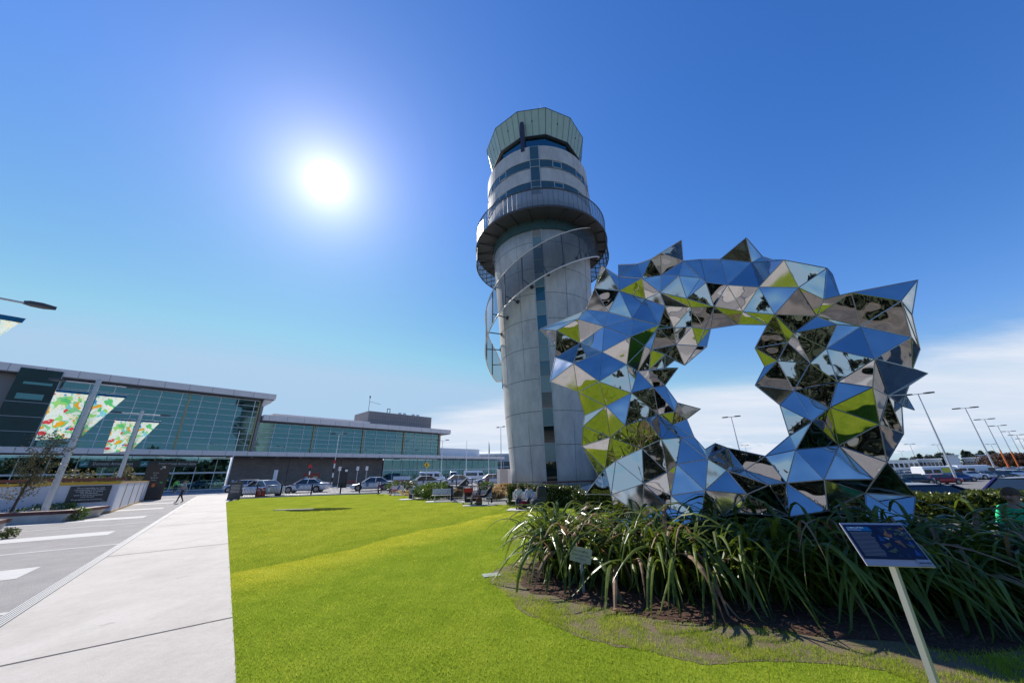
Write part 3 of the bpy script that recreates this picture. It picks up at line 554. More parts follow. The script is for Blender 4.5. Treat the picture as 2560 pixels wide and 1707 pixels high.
# form-tie holes and stains are in the concrete material; the vertical window strip:
def strip(name, z0, z1, m, w=.86, off=.03, extra=None):
    mb = MB(); th = -3.2 if z0 < 26 else -.6
    h = math.degrees(w/2/rad((z0+z1)/2)); a, b, c, d = pt(th-h, rad(z0)+off, z0), pt(th+h, rad(z0)+off, z0), pt(th+h, rad(z1)+off, z1), pt(th-h, rad(z1)+off, z1)
    return mb.hexa([a*.985+Vector((0, 0, a.z*.015)), b*.985+Vector((0, 0, b.z*.015)), b, a, d*.985+Vector((0, 0, d.z*.015)), c*.985+Vector((0, 0, c.z*.015)), c, d]).build(name, m, CT)
zs = [(0.35, .75, 'tealp'), (.8, 2.55, 'dwin'), (2.6, 3.95, 'tealp'), (4.0, 5.35, 'dwin'), (5.4, 6.8, 'tealp'), (6.85, 8.2, 'dwin'), (8.25, 9.6, 'tealp'), (9.65, 11.0, 'tealb'), (11.05, 12.4, 'tealp'), (12.45, 13.9, 'tealp'), (13.95, 15.4, 'tealb'), (15.45, 16.8, 'tealp'), (16.85, 18.3, 'tealb'), (18.35, 19.7, 'tealp'), (19.75, 21.2, 'teal'), (21.25, 22.6, 'teal'), (22.65, 23.9, 'tealp'), (23.95, 25.4, 'cladd'), (25.45, 26.1, 'teal')]
for a, b, k in zs:
    strip('window_pane' if k in ('dwin', 'tealb') else 'spandrel_panel', a, b, M[k])
fr = MB()
for sgn in (-1, 1):
    for a, b in ((.3, 6), (6, 13), (13, 20), (20, 26.2)):
        h = lambda z: math.degrees(.47/rad(z))
        fr.tube(pt(-3.2+sgn*h(a), rad(a)+.03, a), pt(-3.2+sgn*h(b), rad(b)+.03, b), .045, n=6)
for a, b, k in zs: fr.tube(pt(-3.2-4.6, rad(a)+.05, a-.02), pt(-3.2+4.6, rad(a)+.05, a-.02), .03, n=4)
fr.build('window_frame', M['frame'], CT)
# collar band and drum
def ring(z0, z1, r, m, name, a0=0, a1=2*math.pi, th=.06, n=72): return MB().lathe([(r-th, z0), (r, z0), (r, z1), (r-th, z1), (r-th, z0)] if False else [(r-th, z0), (r, z0), (r, z1), (r-th, z1)], n, a0=a0, a1=a1).build(name, m, CT, smooth=False)
ring(24.7, 26.1, 5.66, M['teal'], 'collar_glazing', th=.3)
ring(26.1, 26.55, 5.85, M['buff'] if False else mat('cream_ring_beam', (.42, .42, .37), .6), 'ring_beam', th=.5)
MB().lathe([(5.6, 26.5), (6.2, 26.6), (6.2, 29.5)], 72).build('lower_drum', M['conc'], CT, smooth=True)
ring(29.5, 30.35, 6.19, M['teal'], 'drum_window_band', th=.25)
MB().lathe([(6.0, 30.35), (6.22, 30.35), (6.22, 32.3), (6.0, 32.3)], 72).build('middle_drum', M['conc'], CT)
ring(32.3, 33.35, 6.19, M['teal'], 'drum_window_band', th=.25)
MB().lathe([(6.0, 33.35), (6.24, 33.35), (6.24, 35.4), (5.0, 35.4)], 72).build('upper_drum', M['conc'], CT)
for z0, z1 in ((29.5, 30.35), (32.3, 33.35)):
    for th in (-62, -37, 22, 50, 66):
        for dx, sc2 in ((0, 1),):
            h = 4.6; a, b, c, d = pt(th-h, 6.215, z0+.1), pt(th+h, 6.215, z0+.1), pt(th+h, 6.215, z1-.1), pt(th-h, 6.215, z1-.1)
            w = MB().hexa([a*.99+Vector((0,0,a.z*.01)), b*.99+Vector((0,0,b.z*.01)), b, a, d*.99+Vector((0,0,d.z*.01)), c*.99+Vector((0,0,c.z*.01)), c, d]).build('drum_window', M['tealb'], CT)
            f = MB()
            for p, q in ((a, b), (b, c), (c, d), (d, a)): f.tube(p, q, .05, n=4)
            f.build('frame', M['frame'], w)
sp = MB(); sp.box(pt(-.6, 6.2, 32.0)-Vector((0,0,0)), (.95, .16, 6.6)); sp.build('drum_mullion_strip', M['teal'], CT)
f = MB()
for dx in (-.5, .5): f.box(pt(-.6, 6.24, 32.0)+Vector((dx, 0, 0)), (.07, .16, 6.7))
for z in (29.5, 30.35, 32.3, 33.35): f.box(pt(-.6, 6.28, z), (1.0, .1, .06))
f.build('drum_strip_frame', M['frame'], CT)
sj = MB()
for z in (32.18, 29.4): sj.lathe([(6.2, z), (6.26, z), (6.26, z+.03), (6.2, z+.03)], 72)
for th in (-68, 64): sj.tube(pt(th, 6.23, 30.35), pt(th, 6.23, 32.3), .015, n=4); sj.tube(pt(th, 6.23, 33.4), pt(th, 6.23, 35.4), .015, n=4)
sj.build('drum_joint', M['dgrey'], CT)
# gallery walkway
gal = MB().lathe([(5.75, 25.85), (7.5, 25.75), (7.5, 26.0), (5.75, 26.05)], 96).build('gallery_deck', M['dgrey'], CT)
for i in range(24): th = i*15+7; gb = MB(); gb.tube(pt(th, 5.6, 25.65), pt(th, 7.45, 25.7), .07, n=6); gb.tube(pt(th, 5.6, 25.2), pt(th, 5.62, 25.75), .06, n=6); gb.build('gallery_bracket', M['dgrey'], CT)
rl = MB().lathe([(7.5, 26.0), (7.52, 28.0)], 96); rl.f = [f_ for f_ in rl.f if len(f_) == 4]; rl.m = rl.m[:len(rl.f)]
rl.build('gallery_railing', M['perfl'], CT)
rt = MB(); 
for z, r in ((25.78, .09), (28.02, .06)):
    for i in range(72): rt.tube(pt(i*5, 7.52, z), pt(i*5+5, 7.52, z), r, n=6, cap=False)
for i in range(90): rt.tube(pt(i*4, 7.49, 26), pt(i*4, 7.5, 28), .022, n=4, cap=False)
rt.build('gallery_rail', M['dgrey'], CT)
# lower skirt screen of the gallery on both flanks
for a0, a1 in ((-165, -72), (70, 165)):
    n = 18; sk = MB(); fk = MB()
    for i in range(n):
        t0 = a0+(a1-a0)*i/n; t1 = a0+(a1-a0)*(i+1)/n; sk.add([pt(t0, 7.48, 23.8), pt(t1, 7.48, 23.8), pt(t1, 7.48, 25.8), pt(t0, 7.48, 25.8)], [(0, 1, 2, 3)])
    so_ = sk.build('gallery_skirt', M['perfl'], CT)
    for i in range(13):
        t0 = a0+(a1-a0)*i/12; fk.tube(pt(t0, 7.46, 23.8), pt(t0, 7.46, 25.8), .05, n=5); fk.tube(pt(t0, 7.46, 23.9), pt(t0, rad(24), 23.9), .05, n=5)
        if i < 12: t1 = a0+(a1-a0)*(i+1)/12; fk.tube(pt(t0, 7.48, 23.8), pt(t1, 7.48, 23.8), .07, n=5)
    fk.build('skirt_frame', M['dgrey'], so_)
# helical screen winding down the shaft
hx = MB(); hu = MB(); RH = 6.45; zu = lambda t: 22.25+.0635*t; zl = lambda t: 18.6+.064*t
ths = [-136+i*4 for i in range(58)]
def squeeze(t): return min(1, (t+137)/22.)
for a, b in zip(ths, ths[1:]):
    ma, mb_ = (zu(a)+zl(a))/2, (zu(b)+zl(b))/2; ha, hb2 = (zu(a)-ma)*squeeze(a), (zu(b)-mb_)*squeeze(b)
    la, lb = ma-ha, mb_-hb2; ua, ub = ma+ha, mb_+hb2
    hx.add([pt(a, RH, la), pt(b, RH, lb), pt(b, RH, ub), pt(a, RH, ua)], [(0, 1, 2, 3)])
    hu.tube(pt(a, RH, ua), pt(b, RH, ub), .055, n=6, cap=False); hu.tube(pt(a, RH, la), pt(b, RH, lb), .065, n=6, cap=False)
hx.build('spiral_screen', M['perf'], CT); hu.build('spiral_rail', M['fascia'], CT)
hr = MB()
for t in range(-125, 92, 18):
    hr.tube(pt(t, RH-.05, zl(t)+.05), pt(t, RH-.05, zu(t)-.05), .06, n=6)
    hr.tube(pt(t, RH-.05, zl(t)+1.2), pt(t+5, rad(zl(t)+1), zl(t)+.9), .055, n=6); hr.tube(pt(t+5, rad(zl(t)+1)-.02, zl(t)+.9), pt(t+5, rad(zl(t)+1)+.08, zl(t)+.9), .2, n=10)
hr.build('spiral_rib', M['dgrey'], CT)
# cab
def ngon(r, z, n=12, off=None): off = -15.9 if off is None else off; return [pt(off+i*30, r, z) for i in range(n)]
MB().loft([ngon(5.05, 35.4), ngon(5.35, 37.9)]).build('cab_glazing', M['cabg'], CT)
MB().loft([ngon(4.2, 35.4), ngon(4.2, 37.9)]).build('cab_blinds', mat('cab_blind', (.10, .26, .30), .7, var=.4, vscale=1.5), CT)
MB().loft([ngon(5.62, 37.9), ngon(6.42, 41.25), ngon(6.3, 41.45), ngon(0.5, 41.9)]).build('cab_panels', M['cabp'], CT)
MB().loft([ngon(5.62, 37.88), ngon(4.0, 37.86)], cap=False).build('cab_soffit', M['dgrey'], CT)
cf = MB(); lo, hi = ngon(5.64, 37.92), ngon(6.43, 41.25)
for i in range(12):
    cf.tube(lo[i], lo[(i+1) % 12], .06, n=5); cf.tube(hi[i], hi[(i+1) % 12], .035, n=5); cf.tube(lo[i], hi[i], .03, n=4)
    for k in (.25, .5, .75): a = lo[i].lerp(lo[(i+1) % 12], k); b = hi[i].lerp(hi[(i+1) % 12], k); cf.tube(a*1.003-Vector((0,0,a.z*.003)), b*1.003-Vector((0,0,b.z*.003)), .014, n=4)
cf.build('cab_seam', M['dgrey'], CT)
for i in range(0, 12):
    a = lo[i].lerp(hi[i], .55).lerp(lo[(i+1) % 12].lerp(hi[(i+1) % 12], .55), .5); MB().tube(a*1.0, a*1.012-Vector((0,0,a.z*.012)), .07, n=8).build('cab_vent', M['dark'], CT)
pm = MB(); pm.box(pt(-12, 6.05, 37.2), (.42, .5, 4.6), R_(-12)); pm.build('cab_post', mat('purple_black_post', (.035, .03, .05), .5), CT)
pa = MB(); pa.tube(pt(10, 5.8, 41.4), pt(10, 5.8, 42.8), .03); pa.tube(pt(60, 4, 41.6), pt(60, 4, 43.4), .03); pa.build('cab_aerial', M['whitem'], CT)
# entrance annex at the foot, right of the shaft
an = MB(); an.box((7.6, -1.6, 1.7), (5, 3.6, 3.4)); an.build('entrance_wall', M['conc'], CT)
an = MB(); an.box((6.8, -3.9, 3.55), (5.2, 2.6, .28)); an.build('entrance_canopy', M['whitem'], CT)
an = MB(); an.box((5.9, -3.45, 1.6), (1.1, .08, 3.1)).box((7.15, -3.45, 1.6), (1.1, .08, 3.1)).box((8.4, -3.45, 1.6), (1.1, .08, 3.1)); pieces(an, 'entrance_glass', M['dwin'], CT)
an = MB()
for x in (5.3, 6.52, 7.77, 9.0): an.box((x, -3.5, 1.65), (.1, .14, 3.2))
pieces(an, 'entrance_frame', M['frame'], CT)
rw = MB(); rw.hexa([(1.6, -6.2, 0), (6.3, -6.2, 0), (6.3, -5.95, 0), (1.6, -5.95, 0), (1.6, -6.2, .55), (6.3, -6.2, 1.75), (6.3, -5.95, 1.75), (1.6, -5.95, .55)])
rwo = rw.build('ramp_wall', M['conc']); rwo.location = TC; rwo.rotation_euler = (0, 0, -TAZ); tag(rwo, 'sloping concrete ramp wall at the foot of the control tower', 'wall')
sr = MB()
for x in (7.5, 8.6, 9.7): pass
sr.hexa([(-1, -5.0, .9), (6, -5.0, 1.0), (6, -4.9, 1.0), (-1, -4.9, .9), (-1, -5.0, 1.0), (6, -5.0, 1.15), (6, -4.9, 1.15), (-1, -4.9, 1.0)])
for x in (-.8, 1, 2.8, 4.6): sr.tube((x, -4.95, 0), (x, -4.95, .95), .03)
o = sr.build('ramp_handrail', M['brown']); o.location = TC; o.rotation_euler = (0, 0, -TAZ); tag(o, 'low brown handrail in front of the tower base', 'handrail')
cbx = E('plant_cabinet', pxy(1262, 1214, 42), -.1, 'tall ribbed grey metal cabinet beside the tower base', 'cabinet')
MB().box((0, 0, 1.1), (1.6, 1.2, 2.1)).build("casing", M['fascia'], cbx)
r_ = MB()
for i in range(9): r_.box((-.4+i*.1, -.61, 1.1), (.02, .03, 2.1))
r_.build('rib', M['dgrey'], cbx)
# ================================================================== mirror sculpture
PANEL_POINTS = [
    (2.313, 7.445, 6.638), (3.404, 7.033, 6.529), (3.346, 6.977, 0.913), (4.735, 6.634, 0.974), (5.136, 6.743, 0.947), (2.684, 7.743, 1.513),
    (3.06, 7.385, 1.729), (3.271, 7.368, 1.874), (3.066, 7.408, 1.3), (2.08, 8.432, 1.821), (2.293, 8.227, 1.989), (1.642, 8.696, 1.288),
    (2.864, 7.383, 5.13), (2.124, 8.318, 1.283), (2.573, 7.803, 0.884), (3.025, 7.436, 1.071), (3.49, 7.432, 2.395), (1.976, 7.652, 3.69),
    (0.937, 8.439, 3.91), (1.557, 8.128, 3.56), (2.114, 7.846, 3.159), (1.711, 8.308, 3.031), (3.289, 7.473, 5.684), (2.689, 7.698, 3.419),
    (2.442, 7.691, 2.702), (1.656, 8.367, 2.788), (1.645, 8.7, 2.354), (2.191, 8.098, 2.491), (3.211, 7.687, 2.919), (2.755, 7.74, 2.214),
    (0.773, 8.65, 5.443), (1.199, 8.465, 5.318), (1.743, 8.181, 5.511), (3.609, 6.915, 6.615), (1.807, 8.53, 4.96), (2.312, 7.859, 5.144),
    (2.163, 7.789, 4.45), (2.728, 7.325, 4.648), (1.137, 8.594, 4.598), (1.456, 7.81, 4.184), (1.169, 8.702, 4.971), (2.67, 7.668, 4.085),
    (4.035, 6.673, 6.796), (3.421, 7.276, 4.904), (3.779, 7.361, 4.861), (4.043, 7.067, 4.752), (4.306, 7.044, 4.672), (4.958, 6.895, 4.704),
    (4.431, 7.034, 4.679), (3.809, 7.468, 4.481), (4.158, 7.219, 4.347), (4.284, 7.095, 4.281), (3.612, 7.101, 6.118), (3.958, 7.564, 4.004),
    (3.384, 7.321, 4.827), (3.193, 7.422, 4.352), (3.092, 7.478, 4.469), (3.513, 7.477, 4.246), (3.741, 7.542, 4.119), (3.766, 7.511, 3.926),
    (3.128, 7.586, 3.909), (2.944, 7.772, 3.948), (3.473, 7.517, 3.935), (4.041, 6.818, 6.314), (3.293, 7.565, 3.929), (3.435, 7.596, 3.549),
    (3.188, 7.637, 3.524), (3.551, 7.409, 3.119), (3.474, 7.448, 2.94), (3.69, 7.432, 2.77), (4.175, 7.7, 3.022), (3.44, 7.6, 2.679),
    (3.056, 7.377, 2.364), (3.526, 7.156, 5.684), (3.692, 7.283, 2.389), (3.766, 7.1, 2.133), (1.962, 8.626, 1.663), (3.876, 6.833, 5.928),
    (4.327, 6.78, 5.829), (2.417, 7.458, 6.584), (2.156, 7.752, 6.169), (4.42, 6.775, 5.705), (4.479, 6.856, 6.37), (4.751, 6.578, 6.18),
    (5.402, 6.482, 6.672), (5.508, 6.675, 6.136), (4.7, 6.525, 5.485), (3.957, 6.874, 5.363), (4.533, 6.884, 5.145), (3.6, 7.196, 5.344),
    (2.69, 7.477, 5.93), (4.055, 6.958, 5.175), (4.975, 6.666, 4.91), (5.965, 6.874, 6.427), (6.218, 6.931, 6.37), (5.531, 5.9, 5.674),
    (5.192, 6.309, 5.296), (5.79, 6.077, 5.135), (6.629, 6.183, 5.635), (6.645, 6.144, 5.462), (6.557, 6.091, 4.942), (1.959, 8.051, 5.714),
    (6.332, 6.208, 4.919), (5.302, 6.273, 4.644), (6.235, 6.383, 4.636), (6.715, 6.007, 4.952), (7.429, 5.862, 4.675), (8.065, 5.951, 5.171),
    (7.677, 5.995, 4.441), (6.777, 6.146, 4.291), (7.489, 6.014, 3.992), (7.743, 6.176, 3.799), (2.446, 7.808, 5.515), (6.198, 6.393, 3.939),
    (5.284, 6.517, 4.52), (5.672, 6.404, 4.282), (6.484, 6.278, 4.396), (5.003, 6.663, 4.07), (5.345, 6.615, 3.772), (5.851, 6.473, 3.671),
    (6.195, 6.415, 3.264), (5.17, 6.768, 3.705), (2.773, 7.496, 6.695), (4.945, 6.873, 3.342), (5.494, 6.629, 3.166), (5.243, 6.769, 2.916),
    (5.468, 6.415, 2.545), (5.977, 6.512, 2.806), (5.234, 6.747, 2.326), (5.226, 6.688, 2.069), (6.067, 6.711, 2.126), (6.512, 5.896, 3.553),
    (3.148, 7.258, 6.55), (7.585, 6.292, 3.463), (8.041, 6.47, 3.404), (6.974, 6.355, 2.97), (6.466, 6.085, 3.078), (7.5, 6.402, 3.163),
    (7.333, 6.521, 2.802), (7.384, 6.389, 2.702), (7.437, 6.468, 3.002), (6.566, 6.314, 2.456), (7.043, 6.424, 2.289), (2.727, 7.496, 6.353),
    (6.502, 6.379, 1.817), (5.371, 6.443, 1.555), (6.327, 6.548, 1.54), (6.217, 6.685, 1.312), (7.081, 6.686, 1.24), (5.295, 6.491, 1.066),
    (6.036, 6.618, 0.911), (6.52, 6.362, 0.877), (4.063, 7.223, 2.252), (4.346, 7.329, 2.165), (3.181, 7.199, 6.101), (3.761, 7.062, 1.955),
    (4.51, 7.191, 1.735), (4.8, 6.935, 1.976), (4.958, 6.793, 1.501), (4.474, 6.571, 1.488), (4.067, 7.038, 1.741), (3.551, 7.003, 1.397),
    (4.219, 6.841, 1.327), (4.017, 6.899, 1.024), (3.765, 6.964, 0.964), (2.158, 8.294, 0.776), (2.448, 7.717, 0.52), (3.199, 7.854, 0.448),
    (3.998, 7.854, 0.432), (4.92, 7.931, 0.386), (5.381, 7.456, 0.455), (5.489, 6.67, 0.583), (6.138, 6.427, 0.621), (5.573, 6.504, 4.122),
    (2.778, 7.356, 2.777),
]
REAR_POINTS = [
    None, None, (4.399, 9.173, 0.634), (5.951, 8.338, 0.761), (6.148, 8.072, 0.779), (3.283, 9.472, 1.449),
    (3.875, 9.351, 1.711), (4.073, 9.176, 1.892), (3.866, 9.34, 1.17), None, (2.627, 9.423, 2.017), None,
    (3.667, 9.453, 6.064), None, (3.112, 9.436, 0.692), (3.794, 9.325, 0.886), (4.171, 8.883, 2.511), (2.572, 9.958, 4.26),
    None, None, (2.634, 9.776, 3.493), None, (4.006, 9.103, 6.53), (3.31, 9.475, 3.793),
    (3.073, 9.677, 2.935), None, None, (2.61, 9.651, 2.623), (3.789, 9.069, 3.12), (3.361, 9.443, 2.305),
    None, None, (2.065, 9.694, 6.197), None, (2.053, 9.689, 5.39), (2.828, 9.614, 5.891),
    (2.729, 9.826, 5.143), (3.568, 9.581, 5.525), None, (1.91, 10.247, 4.928), None, (3.309, 9.503, 4.632),
    None, (4.275, 9.093, 5.679), (4.526, 8.816, 5.465), (4.949, 8.649, 5.413), (5.106, 8.352, 5.205), None,
    None, (4.428, 8.683, 4.917), (4.851, 8.423, 4.772), None, (4.531, 8.907, 7.216), None,
    (4.207, 9.1, 5.563), (3.938, 9.153, 4.947), (3.819, 9.238, 5.097), (4.146, 8.823, 4.686), None, None,
    (3.754, 9.104, 4.331), (3.5, 9.239, 4.354), None, None, (3.884, 8.92, 4.311), None,
    (3.759, 9.006, 3.833), None, (4.126, 8.848, 3.155), None, None, (4.026, 8.893, 2.829),
    (3.861, 9.321, 2.513), (4.448, 9.028, 6.7), None, None, None, (4.974, 8.768, 7.097),
    (5.428, 8.506, 6.855), None, None, (5.529, 8.476, 6.685), None, None,
    None, (6.396, 7.751, 6.835), (6.018, 8.355, 6.519), (5.076, 8.818, 6.37), (5.52, 8.383, 5.873), (4.502, 8.998, 6.232),
    (3.382, 9.4, 6.992), (5.078, 8.712, 6.027), (6.039, 8.092, 5.576), None, None, None,
    (6.654, 8.086, 6.28), (7.353, 7.718, 6.036), None, None, None, None,
    (7.512, 7.365, 5.5), (6.708, 7.936, 5.398), (7.306, 7.48, 5.123), None, (8.572, 6.763, 5.117), None,
    None, (7.941, 7.202, 4.72), (8.313, 6.676, 4.233), None, (2.98, 9.514, 6.326), (7.307, 7.538, 4.323),
    None, (6.902, 7.793, 4.82), (7.584, 7.343, 4.836), None, (6.378, 7.893, 4.153), (6.987, 7.73, 4.034),
    (7.284, 7.543, 3.521), None, None, None, (6.507, 7.849, 3.417), None,
    (6.75, 7.918, 2.72), (7.033, 7.662, 2.984), None, (6.225, 7.967, 2.12), (6.868, 7.598, 2.169), (8.129, 7.36, 3.988),
    None, None, None, (7.719, 7.033, 3.095), (7.843, 7.38, 3.35), None,
    None, None, None, (7.577, 7.286, 2.557), None, None,
    None, (6.693, 8.029, 1.495), (7.144, 7.393, 1.507), (6.974, 7.499, 1.253), None, (6.553, 8.033, 0.891),
    (6.885, 7.55, 0.786), None, None, None, (4.042, 9.148, 7.265), (4.673, 8.773, 1.993),
    (5.231, 8.34, 1.725), None, (5.996, 8.215, 1.439), (5.813, 8.538, 1.395), (5.017, 8.681, 1.727), (4.62, 9.11, 1.276),
    (5.362, 8.694, 1.199), (5.11, 8.775, 0.813), (4.817, 8.91, 0.731), None, None, None,
    None, None, None, None, None, (6.716, 7.838, 4.598),
    (3.603, 9.539, 3.067),
]
PANEL_FACES = [
    (79, 80, 90), (79, 90, 143), (0, 80, 79), (80, 112, 90), (80, 101, 112), (101, 35, 112), (101, 32, 35), (101, 30, 32), (30, 31, 32), (30, 40, 31),
    (31, 34, 32), (32, 34, 35), (35, 34, 36), (31, 38, 34), (38, 39, 34), (34, 39, 36), (38, 18, 39), (18, 19, 39), (39, 19, 17), (39, 17, 36),
    (35, 36, 37), (112, 35, 12), (35, 37, 12), (12, 37, 43), (37, 56, 43), (37, 41, 56), (37, 36, 41), (36, 17, 41), (41, 17, 23), (17, 20, 23),
    (17, 19, 20), (19, 21, 20), (20, 21, 25), (20, 25, 27), (20, 27, 24), (20, 24, 23), (23, 24, 28), (27, 25, 26), (26, 9, 27), (27, 9, 10),
    (27, 10, 29), (27, 29, 24), (24, 29, 174), (174, 29, 72), (174, 72, 28), (24, 174, 28), (23, 28, 66), (66, 28, 68), (28, 71, 68), (28, 72, 71),
    (65, 66, 68), (65, 68, 67), (67, 68, 69), (68, 71, 69), (67, 69, 70), (69, 71, 74), (71, 72, 16), (71, 16, 74), (29, 6, 72), (72, 6, 7),
    (72, 7, 16), (16, 155, 74), (16, 7, 155), (74, 155, 75), (7, 161, 155), (7, 8, 161), (8, 2, 161), (161, 2, 164), (6, 8, 7), (5, 8, 6),
    (29, 5, 6), (10, 5, 29), (10, 13, 5), (9, 13, 10), (9, 11, 13), (13, 14, 5), (5, 14, 15), (5, 15, 8), (14, 2, 15), (8, 15, 2),
    (26, 76, 9), (155, 153, 152), (75, 155, 152), (155, 156, 153), (153, 156, 157), (156, 158, 157), (156, 159, 158), (160, 159, 156), (155, 160, 156), (160, 162, 159),
    (155, 161, 160), (160, 161, 162), (161, 164, 162), (162, 164, 163), (162, 3, 159), (159, 3, 158), (162, 163, 3), (157, 158, 129), (157, 129, 128), (129, 158, 145),
    (129, 145, 130), (130, 145, 146), (130, 146, 144), (158, 149, 145), (158, 3, 149), (145, 149, 147), (145, 147, 146), (146, 147, 144), (144, 147, 148), (147, 151, 148),
    (147, 149, 150), (147, 150, 151), (126, 128, 129), (126, 129, 130), (125, 128, 126), (124, 125, 126), (124, 126, 127), (126, 130, 127), (127, 130, 141), (127, 141, 136),
    (120, 127, 136), (120, 124, 127), (119, 124, 120), (118, 124, 119), (118, 123, 124), (123, 125, 124), (117, 121, 118), (121, 123, 118), (131, 120, 136), (131, 136, 135),
    (131, 135, 134), (135, 137, 134), (135, 140, 137), (135, 138, 140), (140, 138, 139), (135, 142, 138), (136, 141, 135), (135, 141, 142), (141, 144, 142), (130, 144, 141),
    (113, 120, 131), (113, 119, 120), (115, 119, 113), (115, 173, 119), (173, 118, 119), (115, 113, 116), (109, 116, 113), (104, 115, 116), (104, 116, 109), (104, 109, 105),
    (105, 109, 106), (106, 109, 110), (109, 131, 110), (109, 113, 131), (110, 131, 133), (110, 133, 111), (106, 110, 111), (106, 111, 108), (106, 108, 107), (105, 106, 107),
    (131, 134, 133), (103, 115, 104), (103, 173, 115), (103, 114, 173), (114, 117, 173), (173, 117, 118), (103, 104, 97), (97, 104, 102), (104, 105, 102), (102, 105, 100),
    (97, 102, 98), (97, 98, 95), (98, 102, 100), (98, 100, 99), (96, 97, 95), (96, 103, 97), (92, 103, 96), (92, 114, 103), (92, 47, 114), (88, 47, 92),
    (88, 48, 47), (88, 46, 48), (91, 46, 88), (91, 45, 46), (91, 44, 45), (89, 44, 91), (89, 43, 44), (22, 43, 89), (22, 12, 43), (90, 22, 154),
    (90, 12, 22), (90, 112, 12), (143, 90, 154), (122, 143, 132), (132, 143, 154), (132, 154, 1), (1, 154, 52), (1, 52, 33), (33, 52, 63), (33, 63, 42),
    (52, 77, 63), (63, 81, 82), (63, 78, 81), (63, 77, 78), (82, 81, 83), (83, 81, 86), (83, 85, 84), (83, 86, 85), (85, 86, 96), (84, 85, 93),
    (85, 94, 93), (85, 95, 94), (85, 96, 95), (86, 92, 96), (81, 88, 86), (86, 88, 92), (77, 87, 78), (78, 87, 81), (81, 87, 88), (73, 87, 77),
    (52, 73, 77), (154, 73, 52), (154, 22, 73), (73, 22, 89), (73, 89, 91), (73, 91, 87), (87, 91, 88), (43, 54, 44), (54, 49, 44), (54, 55, 49),
    (43, 56, 54), (54, 56, 55), (44, 49, 45), (45, 49, 50), (45, 50, 46), (46, 50, 48), (48, 50, 51), (49, 53, 50), (50, 53, 51), (49, 57, 53),
    (53, 57, 58), (49, 55, 57), (55, 60, 57), (55, 61, 60), (56, 61, 55), (56, 41, 61), (57, 62, 58), (57, 64, 62), (57, 60, 64), (60, 59, 64),
    (64, 59, 62), (60, 65, 59), (60, 66, 65), (60, 61, 66), (61, 23, 66), (41, 23, 61), (14, 166, 2), (2, 166, 167), (2, 168, 164), (2, 167, 168),
    (164, 169, 163), (164, 168, 169), (163, 170, 3), (163, 169, 170), (3, 171, 4), (3, 170, 171), (3, 4, 149), (4, 150, 149), (4, 171, 150), (150, 172, 151),
    (150, 171, 172), (14, 165, 166), (13, 165, 14),
]
SD = dict(v=PANEL_POINTS, b=REAR_POINTS, f=PANEL_FACES)
def mirror_mat(nm_='polished_stainless_steel', r0=.008, r1=.05):
    m = bpy.data.materials.new(nm_); m.use_nodes = True; t = m.node_tree; b = t.nodes['Principled BSDF']
    b.inputs['Metallic'].default_value = 1; b.inputs['Base Color'].default_value = (.53, .525, .52, 1); b.inputs['Roughness'].default_value = .025
    tcn = t.nodes.new('ShaderNodeTexCoord')
    n = t.nodes.new('ShaderNodeTexNoise'); n.inputs['Scale'].default_value = 1.7; n.inputs['Detail'].default_value = 1.2; n.inputs['Roughness'].default_value = .35
    t.links.new(tcn.outputs['Object'], n.inputs['Vector'])
    bp = t.nodes.new('ShaderNodeBump'); bp.inputs['Strength'].default_value = .21; bp.inputs['Distance'].default_value = .22
    t.links.new(n.outputs['Fac'], bp.inputs['Height']); t.links.new(bp.outputs[0], b.inputs['Normal'])
    rg = t.nodes.new('ShaderNodeMapRange'); rg.inputs['To Min'].default_value = r0; rg.inputs['To Max'].default_value = r1; n2 = t.nodes.new('ShaderNodeTexNoise'); n2.inputs['Scale'].default_value = 3
    t.links.new(tcn.outputs['Object'], n2.inputs['Vector']); t.links.new(n2.outputs['Fac'], rg.inputs[0]); t.links.new(rg.outputs[0], b.inputs['Roughness'])
    return m
sb_ = Vector((3.5, 8.2, 0)); SO = E('mirror_sculpture', sb_, 0, 'huge spiky ring shaped sculpture of polished mirror steel triangles', 'sculpture')
fv = [Vector(v)-sb_ for v in SD['v']]; nb = len(fv); bv = []; bi = []
for i, b in enumerate(SD['b']):
    if b is None: bi.append(i)
    else: bi.append(nb+len(bv)); bv.append(Vector(b)-sb_)
mb = MB(); mb.add(fv+bv, [tuple(f) for f in SD['f']]+[tuple(bi[k] for k in reversed(f)) for f in SD['f']])
rq = random.Random(31); mb.m = [1 if rq.random() < .16 else 0 for _ in mb.f]
mb.build('mirror_panels', [mirror_mat(), mirror_mat('satin_stainless_steel', .07, .16)], SO)
sm_ = MB(); done = set()
for f in SD['f']:
    for k in range(3):
        a, b = f[k], f[(k+1) % 3]; e = (min(a, b), max(a, b))
        if e in done: continue
        done.add(e); sm_.tube(fv[a], fv[b], .010, n=5, cap=False)
        A, B = bi[a], bi[b]; al = fv+bv
        if A != a or B != b: sm_.tube(al[A], al[B], .0075, n=4, cap=False)
sm_.build('panel_seams', mat('brushed_seam', (.40, .40, .41), .3, .9), SO)
lg = MB()
for x, y in ((2.2, 8.6), (4.3, 7.9), (6.3, 7.3)): lg.tube((x-3.5, y-8.2, 0), (x-3.5, y-8.2, .9), .12)
pieces(lg, 'steel_footing', M['dgrey'], SO)
